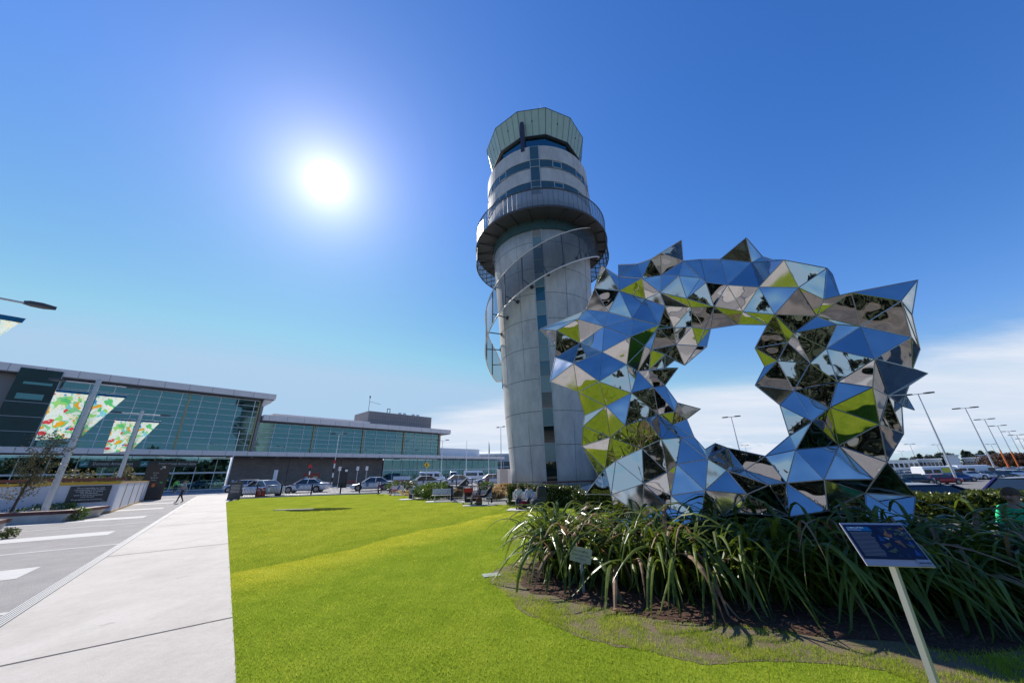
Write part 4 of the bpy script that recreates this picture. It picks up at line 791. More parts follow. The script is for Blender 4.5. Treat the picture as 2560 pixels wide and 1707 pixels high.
# ================================================================== flax
def flax_mesh(seed, n, dead=.07):
    rr = random.Random(seed); mb = MB()
    for i in range(n):
        mb.cur = 1 if rr.random() < dead else 0
        az = rr.uniform(0, 6.283); L_ = rr.uniform(1.25, 2.35); w = rr.uniform(.020, .042); e0 = R_(rr.uniform(66, 88)); B = R_(rr.uniform(105, 160)) if rr.random() > .16 else R_(rr.uniform(25, 70))
        if B < 1.3: L_ *= .62
        c_, k_ = rr.uniform(.30, .62), rr.uniform(.10, .34)
        p = Vector((rr.gauss(0, .14), rr.gauss(0, .14), 0)); ns = 12; tw = rr.uniform(-.5, .5); vs = []; drift = rr.gauss(0, .35)
        for s in range(ns+1):
            t = s/ns; u = (t-c_)/k_; sg = 1/(1+math.exp(-max(-30, min(30, u*1.9)))); e = e0-B*sg; A = az+drift*t
            d = Vector((math.cos(A)*math.cos(e), math.sin(A)*math.cos(e), math.sin(e))); side = Vector((-math.sin(A), math.cos(A), 0)); side.rotate(Matrix.Rotation(tw*(.4+t), 3, d)); up = d.cross(side).normalized()
            ww = w*(.75+.25*min(1, t*4))*(1.0 if t < .5 else max(.03, 1-((t-.5)/.5)**1.5))
            q = p.copy(); q.z = max(q.z, .03+.02*t)
            vs += [q - side*ww - up*ww*.30, q, q + side*ww - up*ww*.30]
            p = p + d*(L_/ns)
        fs = []
        for s in range(ns): a = s*3; fs += [(a, a+1, a+4, a+3), (a+1, a+2, a+5, a+4)]
        mb.add(vs, fs)
    return mb
protos = []
for k in range(6):
    r = E('flax_clump', (0, 0, 0), 0, 'strap leaved flax clump in the dense planting below the mirror sculpture', 'flax plant', 'flax clumps below the mirror sculpture')
    flax_mesh(100+k, 96, dead=(.22 if k == 4 else .06)).build('leaves', [M['flax'], M['flaxd']], r); protos.append(r)
spots = [(.80, 8.1), (.72, 7.35), (1.0, 6.95), (1.25, 7.7), (1.75, 6.6), (1.5, 8.4), (2.35, 6.15), (2.15, 7.1), (2.95, 5.95), (2.8, 6.8), (3.55, 5.75), (3.5, 6.5), (4.15, 5.55), (4.2, 6.2), (4.8, 5.35), (4.95, 5.95), (5.5, 5.1), (5.7, 5.7), (6.2, 4.9), (6.5, 5.5), (1.0, 8.9), (7.0, 5.1), (7.3, 5.9), (6.7, 6.6), (5.9, 6.5), (7.7, 5.2), (2.7, 7.5), (3.4, 7.2), (4.3, 6.9), (5.1, 6.7)]
rr = random.Random(4)
for i, (x, y) in enumerate(spots):
    k = 4 if i in (2, 4) else rr.choice([0, 1, 2, 3, 5]); s = rr.uniform(.86, 1.04); s *= (.86 if i > 25 else 1); rz = rr.uniform(-.5, .5)
    x *= 1.03; y *= 1.04
    if k < 6 and protos[k].get('used') is None: o = protos[k]; o['used'] = 1; o.location = (x, y, 0); o.rotation_euler = (0, 0, rz); o.scale = (s, s, s*1.0)
    else: o = dup(protos[k], (x, y, 0), rz, scale=(s, s, s))
    if 'used' in o: pass
for o in list(COL.objects):
    if 'used' in o: del o['used']
# ================================================================== signs near the camera
k_ = 3.2/2.699
ia, iz, iyaw, itilt, iw, ih = .762, CH-(CH-1.331)*k_, -.228, .964, .275*k_, .21*k_
ic = Vector((3.2*math.sin(ia), 3.2*math.cos(ia), iz)); irt = Vector((math.cos(iyaw), math.sin(iyaw), 0)); ibk = Vector((-math.sin(iyaw), math.cos(iyaw), 0)); iup = (ibk*math.cos(itilt)+Vector((0, 0, 1))*math.sin(itilt)).normalized()
IS = E('information_sign', (ic.x, ic.y, 0), 0, 'tilted information board on a square pale post in front of the flax', 'information sign')
fm = vface(ic-Vector((ic.x, ic.y, 0)), irt, iup)     # x right, y up the board, z out of its face; origin at the middle of the lower edge
def onb(mb_, name, m, par=IS):
    me = mb_.build(name, m, par); me.data.transform(fm); return me
bd_ = onb(MB().box((0, ih/2, -.004), (iw, ih, .008)), 'board', mat('lilac_grey_board', (.38, .36, .42), .35))
onb(MB().box((0, ih*.545, .002), (iw*.955, ih*.80, .003)), 'printed_panel', mat('navy_print', (.010, .010, .035), .3), bd_)
tb_ = MB(); tb_.poly([(-iw*.46, ih*.80, .0045), (-iw*.12, ih*.80, .0045), (-iw*.07, ih*.885, .0045), (-iw*.46, ih*.885, .0045)] if False else [(-iw*.455, ih*.79, .0045), (-iw*.055, ih*.79, .0045), (-iw*.095, ih*.895, .0045), (-iw*.455, ih*.895, .0045)]); onb(tb_, 'title_band', mat('title_blue', (.01, .16, .34), .3), bd_)
for k, tx_ in enumerate(('Complex Gate Position', 'for Richard Pearse')):
    text(tx_, ih*.052, M['ink'], bd_, fm @ Matrix.Translation((-iw*.44, ih*(.868-.052*k), .0052)), align='LEFT', ext=.0003, sx=.72)
tl = MB(); rr = random.Random(2)
for k in range(19): wln = iw*(.335+rr.uniform(-.03, .012)); tl.box((-iw*.435+wln/2, ih*(.755-.030*k), .0048), (wln, ih*.0085, .0006))
onb(tl, 'text_lines', mat('grey_print', (.30, .30, .34), .5), bd_)
sh_ = MB()
for k in range(46):
    x, y = rr.uniform(-.02, .44)*iw, rr.uniform(.2, .9)*ih
    if x < .02*iw and y > .7*ih: continue
    sh_.cur = rr.choice([0, 0, 1, 2, 3, 4, 0, 3]); s_ = rr.uniform(.010, .028); t = rr.uniform(0, 6.3)
    sh_.poly([(x+math.cos(t+q)*s_*u_, y+math.sin(t+q)*s_*u_, .0046+.00005*k) for q, u_ in ((0, 1.3), (2.2, .7), (3.9, .8))])
onb(sh_, 'picture', [mat('print_dark', (.02, .03, .07), .3), mat('print_blue', (.02, .07, .25), .3), mat('print_orange', (.35, .13, .05), .3), mat('print_olive', (.10, .11, .05), .3), mat('print_pale', (.28, .33, .36), .3)], bd_)
onb(MB().box((iw*.385, ih*.085, .0052), (iw*.21, ih*.13, .001)), 'logo_plate', mat('pale_plate', (.30, .32, .38), .4), bd_)
text('AEROVIEW', ih*.06, M['inkd'], bd_, fm @ Matrix.Translation((iw*.385, ih*.07, .0062)), ext=.0003, sx=.8)
pp = MB(); q_ = .0145; pp.hexa([(-q_, -q_, 0), (q_, -q_, 0), (q_, q_, 0), (-q_, q_, 0), (-q_, -q_, iz), (q_, -q_, iz), (q_, q_, iz+.04), (-q_, q_, iz+.04)])
po = pp.build('post', mat('cream_steel_post', (.46, .45, .40), .35, .1), IS); po.location = (0, .05, -.01); po.rotation_euler = (0, 0, .35)
NS = E('warning_sign', pol(9.15, 6.55), 0, 'small cream no smoking sign on a short stake among the flax leaves', 'sign')
nr = Vector((math.cos(R_(-9)), math.sin(R_(-9)), 0)); nu = Vector((0, 0, 1)); nr2 = (nr*math.cos(R_(11))-nu*math.sin(R_(11))); nu2 = (nu*math.cos(R_(11))+nr*math.sin(R_(11)))
nm_ = vface((0, 0, .51), nr2, nu2); q = MB().box((0, 0, 0), (.34, .215, .008)); o = q.build('board', M['cream'], NS); o.data.transform(nm_)
for k, t_ in enumerate(('NO SMOKING', 'Airport under video', 'surveillance')): text(t_, .040, M['inkd'], o, nm_ @ Matrix.Translation((0, .05-.052*k, .0045)), ext=.0003, sx=.88)
o = MB().box((0, .01, .24), (.045, .03, .50)).build('stake', mat('pale_stake', (.42, .42, .36), .6), NS); 
for p, s_, l_ in (((1228, 1438), (.32, .22), 'small white concrete slab at the left tip of the soil bed'),):
    g = gp(*p, .0); o = MB().box((0, 0, .008), (s_[0], s_[1], .016)).build('ground_slab', mat('slab', (.30, .33, .27), .8, var=.15)); o.location = g; o.rotation_euler = (0, 0, .3); tag(o, l_, 'slab')
# worn round patch with a concrete drain lid in the lawn
g = gp(795, 1273, .005); mp_ = [g+Vector((math.cos(t/14*6.283)*1.9+math.sin(t*1.7)*.15, math.sin(t/14*6.283)*.95, 0)) for t in range(14)]
st('worn_turf_patch', MB().poly(mp_), mat('dark_olive_turf', (.045, .055, .014), 1, var=.35, vscale=3, spec=0))
o = MB().box((0, 0, .02), (2.2, .30, .03)).build('drain_slab', mat('pinkish_concrete', (.30, .25, .20), .8, var=.15)); o.location = gp(735, 1274, 0); o.rotation_euler = (0, 0, .08); tag(o, 'long pale concrete drain lid sunk in the lawn', 'drain lid')
# ================================================================== vehicles (front of the car points to +x)
def car_parts(root, paint, L_=4.75, Wd=1.82, Ht=1.46, kind='sedan'):
    w = Wd/2; f = -L_/2*-1  # front x
    X = lambda t: L_/2 - t*L_
    if kind == 'sedan': hood, belt, wsb, wst, rwt, rwb, deck = .74, .93, .27, .43, .70, .86, 1.02
    elif kind == 'hatch': hood, belt, wsb, wst, rwt, rwb, deck = .82, .95, .24, .40, .84, .96, .98
    elif kind == 'suv': hood, belt, wsb, wst, rwt, rwb, deck = .98, 1.06, .24, .36, .90, .97, 1.06
    else: hood, belt, wsb, wst, rwt, rwb, deck = .95, 1.15, .08, .20, .985, .995, 1.15
    st_ = [(0, .80, .42, .60), (.02, .93, .30, hood-.12), (.07, .97, .22, hood-.03), (.16, 1, .20, hood+.02), (wsb, 1, .20, belt-.04), (.40, 1, .20, belt), (.6, 1, .20, belt), (.78, 1, .20, belt+.01), (rwb, .99, .22, deck-.02), (.965, .96, .26, deck-.03), (.99, .92, .36, deck-.10), (1, .84, .46, deck-.22)]
    rings = []
    for t, k, zb, zt in st_:
        h = zt-zb; ww = w*k
        rings.append([Vector((X(t), y, z)) for y, z in ((-ww*.86, zb), (-ww, zb+h*.18), (-ww*1.0, zb+h*.55), (-ww*.965, zb+h*.88), (-ww*.80, zt), (0, zt+.03), (ww*.80, zt), (ww*.965, zb+h*.88), (ww*1.0, zb+h*.55), (ww, zb+h*.18), (ww*.86, zb))])
    b = MB().loft(rings); body = b.build('body', paint, root, smooth=True)
    # greenhouse
    zr = Ht; g = MB()
    def gr(t, ww, z0): return [Vector((X(t), y, z)) for y, z in ((-ww, z0), (ww, z0))]
    A = [(X(wsb), w*.80, belt-.01), (X(wst), w*.66, zr-.035), (X(rwt), w*.66, zr-.035), (X(rwb), w*.80, belt-.01 if kind != 'sedan' else deck-.02)]
    vs = []
    for x, yy, z in A: vs += [(x, -yy, z), (x, yy, z)]
    g.add(vs, [(0, 2, 3, 1), (2, 4, 5, 3), (4, 6, 7, 5), (0, 6, 4, 2), (1, 3, 5, 7)])
    g.build('windows', M['cglass'], root)
    rf = MB(); x0, x1 = X(wst)+.02, X(rwt)-.02; rr_ = []
    for t in (0, .12, .5, .88, 1): x = x0+(x1-x0)*t; dz = -.03 if t in (0, 1) else 0; k = .95 if t in (0, 1) else 1; rr_.append([Vector((x, y*k, zr+dz+e)) for y, e in ((-w*.68, -.06), (-w*.64, -.015), (0, .015), (w*.64, -.015), (w*.68, -.06))])
    rf.loft(rr_, close=False)
    for sgn in (-1, 1):
        for (xa, ya, za), (xb, yb, zb_) in ((A[0], A[1]), (A[3], A[2])): rf.tube((xa, sgn*ya*1.0, za), (xb, sgn*yb*1.01, zb_), .035, n=5)
        xm = (A[1][0]+A[2][0])/2; rf.tube((xm, sgn*w*.815, belt), (xm-.05, sgn*w*.67, zr-.05), .04, n=5)
    rf.build('roof', paint, root, smooth=False)
    wr = .33 if kind != 'suv' else .37
    for tx_ in (.19, .79 if kind != 'van' else .76):
        for sgn in (-1, 1):
            t = MB(); t.tube((X(tx_), sgn*(w-.20), wr), (X(tx_), sgn*(w+.012), wr), wr, n=20); wh = t.build('wheel', M['tyre'], root)
            t = MB(); t.tube((X(tx_), sgn*(w+.005), wr), (X(tx_), sgn*(w+.022), wr), wr*.63, n=16)
            t.build('rim', M['rim'], wh)
            t = MB()
            for k in range(5): a = k*1.2566; t.box((X(tx_)+math.cos(a+.6)*wr*.36, sgn*(w+.024), wr+math.sin(a+.6)*wr*.36), (.09, .006, .07), 0, Matrix.Rotation(-a, 3, 'Y'))
            t.build('rim_holes', M['dark'], wh)
    for tx_ in (.19, .79 if kind != 'van' else .76):
        for sgn in (-1, 1): MB().tube((X(tx_), sgn*(w*.9), wr+.03), (X(tx_), sgn*(w+.006), wr+.03), wr+.06, n=20).build('wheel_arch', M['dark'], root)
    for sgn in (-1, 1):
        MB().box((X(.035), sgn*w*.70, hood-.10), (.16, .34, .12), sgn*-.35).build('headlight', M['lampc'], root)
        MB().box((X(.975), sgn*w*.74, deck-.16), (.12, .28, .14), sgn*.25).build('tail_light', M['lampr'], root)
        MB().box((X(wsb+.05), sgn*(w+.07), belt+.03), (.10, .16, .10)).build('wing_mirror', paint, root)
    MB().box((X(.006), 0, .48), (.06, 1.1, .16)).build('grille', M['dark'], root)
    t = MB()
    for x in (X(.33), X(.52), X(.71)):
        for sgn in (-1, 1): t.box((x, sgn*(w*.998), .62), (.012, .012, .55))
    for sgn in (-1, 1): t.box((X(.5), sgn*w*.99, .27), (L_*.44, .02, .06))
    for x in (X(.47), X(.66)):
        for sgn in (-1, 1): t.box((x, sgn*(w*.99), .80), (.14, .03, .025))
    t.build('door_lines', M['dgrey'], root)
    return body
def paintm(n, c, met=.2): return mat(n, c, .18, met, spec=.7)
PW = paintm('white_car_paint', (.72, .73, .76), 0)
def vehicle(name, loc, rz, label, cat, paint, kind='sedan', group=None, L_=4.75, Wd=1.82, Ht=1.46):
    r = E(name, loc, rz, label, cat, group); car_parts(r, paint, L_, Wd, Ht, kind); return r
tx0 = vehicle('taxi', (0, 0, 0), 0, 'x', 'taxi', PW, group='white taxis queueing along the kerb')
def heading(az): return math.pi/2 - R_(az)          # compass-like azimuth of the nose -> rotation
# taxis: ground point of the middle, azimuth of the nose (they face left)
TX = [((647, 1241), 292, 'white taxi seen from its rear corner, leftmost in the rank, behind the cones', 0),
      ((762, 1230.5), 258, 'white taxi with blue roof light below the zebra striped pole', 1),
      ((928, 1225.5), 246, 'white taxi with blue roof light directly left of the seated people', 1),
      ((1055, 1220), 246, 'white taxi half hidden behind the leafy shrubs, in front of the green badge van', 0),
      ((1138, 1214.5), 252, 'white taxi with a dark blue door badge before the open delivery van', 2),
      ((1225, 1211.5), 258, 'white taxi with red round door badge, rightmost in the rank next to the tower', 3)]
lg_m = [None, mat('blue_badge', (.03, .16, .30), .4), mat('navy_badge', (.02, .03, .12), .4), mat('red_badge', (.45, .03, .03), .4)]
def taxi_extra(r, k):
    w = .915
    if k in (1, 2): MB().box((.15, 0, 1.53), (.22, .55, .14)).build('roof_light', mat('blue_roof_light', (.02, .22, .42), .3) if k == 1 else mat('teal_roof_light', (.05, .25, .28), .3), r)
    if k:
        for sgn in (-1, 1):
            t = MB(); t.lathe([(.001, -.005), (.19, -.005), (.19, .01), (.001, .01)], 16); o = t.build('door_badge', lg_m[k], r); o.data.transform(Matrix.Translation((.55, sgn*w, .66)) @ Matrix.Rotation(math.pi/2, 4, 'X'))
            o = text('TAXI', .1, M['ink'], r, vface((.55, sgn*(w+.016), .66), (-sgn, 0, 0), (0, 0, 1)))
first = True
for (px, py), az_, lb, k in TX:
    g = gp(px, py, -.03)
    if first: r = tx0; r.location = g; r.rotation_euler = (0, 0, heading(az_)); r['label'] = lb; first = False; tx0b = r
    else: r = dup(tx0, g, heading(az_), lb)
    r['extra'] = k; r.scale = (1.1, 1.1, 1.1)
for r in [o for o in COL.objects if 'extra' in o]:
    k = r['extra']; del r['extra']; taxi_extra(r, k)
vehicle('parked_car', gp(606, 1230, -.03), heading(255), 'silver white car with sun glinting off its windscreen, behind the leftmost taxi', 'car', paintm('silver_white', (.60, .60, .62), .3), 'suv', L_=4.6, Ht=1.62)
def van(name, px, py, az_, label, cat='minibus', badge=False):
    r = E(name, gp(px, py, -.03), heading(az_), label, cat); w = .92; m = MB()
    secs = [(2.55, .45, .95, .9), (2.45, .32, 1.15, .96), (1.95, .25, 1.35, 1), (1.35, .25, 2.15, 1), (.9, .25, 2.28, 1), (-2.3, .25, 2.28, 1), (-2.5, .28, 2.22, .98), (-2.56, .4, 2.0, .95)]
    rg = []
    for x, zb, zt, k in secs:
        h = zt-zb; rg.append([Vector((x, y*k, z)) for y, z in ((-w*.9, zb), (-w, zb+.12*h), (-w, zb+.55*h), (-w*.93, zt-.10*h), (-w*.8, zt-.02), (0, zt), (w*.8, zt-.02), (w*.93, zt-.10*h), (w, zb+.55*h), (w, zb+.12*h), (w*.9, zb))])
    m.loft(rg); m.build('body', PW, r, smooth=True)
    for s in (-1, 1):
        if name != 'delivery_van': MB().hexa([(.25, s*w*1.012, 1.30), (-2.05, s*w*1.012, 1.30), (-2.05, s*w*1.0, 1.30), (.25, s*w*1.0, 1.30), (.25, s*w*.985, 1.86), (-2.05, s*w*.985, 1.86), (-2.05, s*w*.96, 1.86), (.25, s*w*.96, 1.86)]).build('side_window', M['cglass'], r)
        MB().hexa([(1.72, s*w*1.012, 1.32), (.62, s*w*1.012, 1.32), (.62, s*w, 1.32), (1.72, s*w, 1.32), (1.40, s*w*.985, 1.86), (.62, s*w*.985, 1.86), (.62, s*w*.96, 1.86), (1.40, s*w*.96, 1.86)]).build('cab_window', M['cglass'], r)
        for x in (1.75, -1.55):
            t = MB(); t.tube((x, s*(w-.2), .33), (x, s*(w+.015), .33), .33, n=18); wh = t.build('wheel', M['tyre'], r)
            t = MB(); t.tube((x, s*(w+.005), .33), (x, s*(w+.025), .33), .19, n=14); t.build('rim', M['rim'], wh)
    MB().hexa([(2.02, -.78, 1.36), (2.02, .78, 1.36), (1.9, .78, 1.36), (1.9, -.78, 1.36), (1.46, -.72, 2.06), (1.46, .72, 2.06), (1.36, .72, 2.06), (1.36, -.72, 2.06)]).build('windscreen', M['cglass'], r)
    MB().box((2.5, 0, .62), (.12, 1.5, .2)).build('bumper', M['dgrey'], r)
    if badge:
        for s in (-1, 1):
            t = MB()
            for k in range(20): a, b = k*.31416, (k+1)*.31416; t.tube((-2.0+math.cos(a)*.72, s*.945, 1.28+math.sin(a)*.72), (-2.0+math.cos(b)*.72, s*.945, 1.28+math.sin(b)*.72), .035, n=4)
            for a in (0, 2.2, 4.1): t.tube((-2.0, s*.945, 1.28), (-2.0+math.cos(a)*.7, s*.945, 1.28+math.sin(a)*.7), .04, n=4)
            t.build('green_badge', mat('green_badge', (.10, .28, .18), .4), r)
            MB().box((.4, s*.935, .92), (2.6, .02, .10)).build('side_stripe', M['dgrey'], r)
    return r
van('minibus', 1080, 1208.5, 92, 'white high roof van with a green ring badge and dark windows', badge=True)
van('minibus', 1190, 1204.8, 88, 'plain white minibus with one long dark side window, right of the delivery van')
van('delivery_van', 1133, 1203.5, 170, 'boxy white delivery van seen from behind between two minibuses', 'van')
# long white trailer body seen low beside the green badged van
r = E('luggage_trailer', gp(1003, 1208, -.03), heading(75), 'low white luggage trailer with red stripe in front of the shop glass', 'trailer')
MB().box((0, 0, .95), (3.6, 1.6, 1.1)).build('body', PW, r); MB().box((0, -.81, .62), (3.5, .02, .22)).build('stripe', M['red'], r)
for x in (-.9, .9): t = MB(); t.tube((x, -.82, .3), (x, .82, .3), .28, n=14); t.build('wheel', M['tyre'], r)
# ------------------------------------------------------------------ car park on the right
navy = paintm('dark_navy_paint', (.012, .014, .035)); blue = paintm('blue_paint', (.015, .06, .22)); redp = paintm('red_paint', (.35, .012, .02)); silv = paintm('silver_paint', (.45, .46, .48), .5); teal_ = paintm('light_blue_paint', (.10, .25, .38)); grey = paintm('graphite_paint', (.10, .11, .12), .4)
CP = [((2290, 1213), 92, navy, 'suv', 'dark navy four wheel drive nearest the sculpture in the parked row'), ((2357, 1210), 96, redp, 'hatch', 'dark red hatchback between the navy and blue cars'), ((2398, 1203.5), 98, blue, 'sedan', 'royal blue saloon showing its whole side in the parked row'),
      ((2425, 1197), 104, silv, 'hatch', 'silver hatchback with red tail lights behind the blue saloon'), ((2452, 1194), 104, PW, 'suv', 'white estate car showing one wheel in the second half of the row'), ((2484, 1190.5), 106, grey, 'sedan', 'graphite car partly behind the white estate'), ((2524, 1188.5), 100, teal_, 'sedan', 'light blue saloon at the right edge of the picture'), ((2556, 1184), 100, silv, 'sedan', 'small silver saloon behind the light blue one at the right edge')]
for p, az_, pm_, kd, lb in CP: vehicle('parked_car', gpt(*p), heading(az_), lb, 'car', pm_, kd, 'cars parked across the car park', L_=4.5, Ht=1.62 if kd == 'suv' else 1.44)
vehicle('parked_car', pol(46.6, 15.0, -.05), heading(100), 'dark blue estate car with pale roof close behind the hedge', 'car', navy, 'hatch', None, L_=4.4, Ht=1.32)
vehicle('parked_car', pol(55.6, 14.4, -.05), heading(180+92), 'purple blue boxy off-roader with black wing mirror at the right edge', 'car', paintm('violet_blue', (.03, .03, .12)), 'suv', None, L_=4.1, Ht=1.50)
vehicle('parked_car', gpt(2254, 1225), heading(115), 'pale blue windscreened car half behind the mirror sculpture', 'car', teal_, 'hatch', L_=4.2, Ht=1.4)
# farther rows: two dozen more cars and rental vans
rr = random.Random(21); fp = [vehicle('distant_car', (0, 0, 0), 0, 'small distant parked car in the far rows of the car park', 'car', m_, k_, 'distant cars in the far rows') for m_, k_ in ((PW, 'suv'), (silv, 'sedan'), (grey, 'hatch'))]
n_ = 0
for row, r0 in enumerate((74, 92, 112, 135)):
    for k in range(13):
        az_ = 45.5 + k*.88 + row*.3
        if row == 0 and az_ < 50: continue
        loc = pol(az_, r0+18+k*2.5); loc.z = gh(loc.x, loc.y)+.03
        if n_ < 3: o = fp[n_]; o.location = loc; o.rotation_euler = (0, 0, heading(100))
        else: o = dup(fp[rr.randrange(3)], loc, heading(100+rr.choice([0, 0, 180])))
        n_ += 1
def rental(az_, r_, lb, yel):
    v = E('campervan', pol(az_, r_, -1.34), heading(95), lb, 'campervan'); L_ = 6.6
    m = MB(); m.loft([[Vector((x, y, z)) for y, z in ((-1.1, .4), (-1.15, 1.6), (-1.05, zt-.1), (-.9, zt), (.9, zt), (1.05, zt-.1), (1.15, 1.6), (1.1, .4))] for x, zt in ((L_/2, 1.3), (L_/2-.4, 1.7), (L_/2-1.1, 2.35), (L_/2-1.5, 2.45), (-L_/2+.1, 2.45), (-L_/2, 2.35))]); m.build('body', PW, v)
    for x in (-2.6, -1.2, 2.2): MB().box((x, -1.16, 1.62), (1.1, .03, .6)).build('window', M['cglass'], v)
    if yel: MB().box((.5, -1.165, 1.62), (1.7, .03, 1.15)).build('yellow_panel', mat('yellow_panel', (.70, .62, .05), .4), v)
    for x in (-2.4, 2.7): t = MB(); t.tube((x, -1.17, .38), (x, 1.17, .38), .37, n=14); t.build('wheel', M['tyre'], v)
rental(48.9, 100, 'long white rental bus with a bright yellow side panel behind the parked row', True); rental(51.1, 112, 'plain long white bus parked right of the yellow panelled one', False)
# ================================================================== far buildings and trees right
def block(x0, x1, ytop, r_, d_, m_, lb, wins=0, cat='building', name='distant_building', wm='cglass', yr=1160):
    a0, a1 = azel(x0, yr)[0], azel(x1, yr)[0]; e = azel((x0+x1)/2, ytop)[1]; w_ = r_*R_(a1-a0); h_ = CH+1.37+r_*math.tan(e); az_ = (a0+a1)/2
    b = E(name, pol(az_, r_, -1.37), -R_(az_), lb, cat); MB().box((0, d_/2, h_/2), (w_, d_, h_)).build('wall', m_, b)
    MB().box((0, d_/2, h_+.2), (w_+.8, d_+.8, .4)).build('roof', M['roofw'], b)
    if wins:
        for k in range(wins): MB().box((-w_/2+(k+.5)*w_/wins, -.04, h_*.5), (w_/wins*.66, .1, h_*.42)).build('window', M[wm], b)
    return b
block(2222, 2298, 1151, 250, 14, M['whitem'], 'long low white building with dark windows behind the sculpture edge', 6)
block(2299, 2358, 1148, 252, 14, M['bluew'], 'long glass bayed low building behind the yellow panelled bus', 6)
block(2366, 2404, 1139, 240, 12, M['roofw'], 'white curved front building beside the tallest lamp mast', 0)
block(2414, 2452, 1145, 246, 10, M['bluew'], 'low grey blue building with glass bays', 5)
block(2456, 2492, 1138, 240, 12, M['whitem'], 'white box shaped building right of the glass bayed one', 2)
block(2493, 2508, 1139, 238, 12, M['cladd'], 'narrow grey building beside the orange based lamp masts', 0)
block(1600, 1980, 1158, 300, 20, M['bluew'], 'distant pale shed behind the ring of the sculpture', 12, yr=1170)
def fartree(az_, r_, h_, w_, k, lb, m_='fart', con=False):
    t = E('distant_tree', pol(az_, r_, -1.37), 0, lb, 'tree', 'distant trees along the car park edge'); MB().tube((0, 0, 0), (0, 0, h_*.6), .28, .1).build('trunk', M['bark'], t)
    mb = MB(); rs = 500+k
    if con:
        def sp(rr): z = rr.random(); q = (1-z)**.8*(.75+.35*rr.random())*w_/2*rr.uniform(.3, 1); a = rr.uniform(0, 6.28); return Vector((math.cos(a)*q, math.sin(a)*q, h_*(.12+.88*z)))
        leafcloud(mb, 900, sp, .55, rs)
    else: leafcloud(mb, 1500 if m_ == 'fart' else 2400, ell((0, 0, h_*.60), (w_/2, w_/2, h_*.44)), .42 if m_ == 'fart' else .34, rs)
    mb.build('crown', M[m_], t)
TREES = [(2258, 1146, 30, 0), (2288, 1144, 22, 0), (2297, 1137, 16, 1), (2322, 1139, 24, 0), (2348, 1133, 26, 0), (2370, 1134, 18, 0), (2408, 1129, 13, 1), (2419, 1130, 11, 1), (2434, 1136, 14, 0), (2451, 1129, 16, 1), (2472, 1131, 9, 1), (2481, 1130, 9, 1), (1800, 1160, 60, 0), (1890, 1158, 60, 0), (1960, 1154, 26, 0)]
for k, (px, yt, wpx, con) in enumerate(TREES):
    a_, e_ = azel(px, yt); r_ = 275; w_ = r_*R_(azel(px+wpx/2, 1160)[0]-azel(px-wpx/2, 1160)[0]); fartree(a_, r_, CH+1.37+r_*math.tan(e_), max(w_, 5), k, 'conical conifer on the skyline beyond the car park' if con else 'rounded dark tree on the skyline beyond the car park', con=bool(con))
for k, px in enumerate((2510, 2528, 2546, 2562)): a_, e_ = azel(px, 1134+(k % 2)*3); fartree(a_, 235, CH+1.37+235*math.tan(e_), 15, 40+k, 'reddish leafed tree behind the orange based lamp masts', 'redleaf')
wd = MB(); rs = random.Random(8)  # unseen tree band, added behind the camera to darken the mirror reflections
def added_tree_pt(rr): a = rr.uniform(100, 262); r_ = rr.uniform(48, 62); h_ = 9+3.2*math.sin(a*.21)+2*math.sin(a*.7); p = pol(a, r_); return Vector((p.x, p.y, rr.random()**.8*h_))
leafcloud(wd, 15000, added_tree_pt, 1.4, 77); o = wd.build('added_dark_trees', M['fart']); tag(o, 'dark tree band added behind the viewer, only to darken the mirror panels', 'added trees', kind='stuff')
# ================================================================== lamps, masts, poles
def lamp_head(mb, p, dirv, s=1.0):
    d = Vector(dirv).normalized(); n = Vector((-d.y, d.x, 0)); p = Vector(p)
    a = [p, p+d*.18*s+n*.16*s, p+d*.5*s+n*.19*s, p+d*.85*s, p+d*.5*s-n*.19*s, p+d*.18*s-n*.16*s]
    mb.poly([v-Vector((0, 0, .05*s)) for v in a], .15*s)
def streetlamp(x, y, h_, lb, aim=0, heads=1, name='street_lamp', group='street lamps along the taxi road', base=None):
    r = E(name, (x, y, 0), aim, lb, 'street lamp', group); z0 = .3 if base else 0
    MB().tube((0, 0, 0), (0, 0, h_), .085, .05, 10).build('pole', M['whitem'], r)
    for k in range(heads): hm = MB(); sg_ = 1 if k == 0 else -1; hm.tube((0, 0, h_-.1), (sg_*.7, 0, h_+.1), .03); lamp_head(hm, (sg_*.6, 0, h_+.08), (sg_, 0, 0), 1.0); hm.build('lamp_head', M['dgrey'], r)
    if base: base(r)
    return r
l3 = streetlamp(-43.6, 55.4, 8.9, 'tall white street lamp with single dark head beside the entrance doors', R_(-20))
MB().box((-.9, -.9, .02), (2.2, .1, .04), R_(40)).build('base_bracket', M['dark'], l3)
l4 = streetlamp(-31.8, 63.7, 8.9, 'double headed street lamp with black and white banded base', R_(10), 2)
bz = MB()
for k in range(5): bz.cur = k % 2; bz.tube((0, 0, .1+k*.75), (0, 0, .1+(k+1)*.75), .13, n=12)
bz.build('banded_base', [M['whitem'], M['dark']], l4); MB().box((0, -.15, 4.2), (.32, .06, .6)).build('red_sign', M['red'], l4)
streetlamp(-16.0, 79, 8.7, 'double headed street lamp in front of the shop glazing', R_(0), 2)
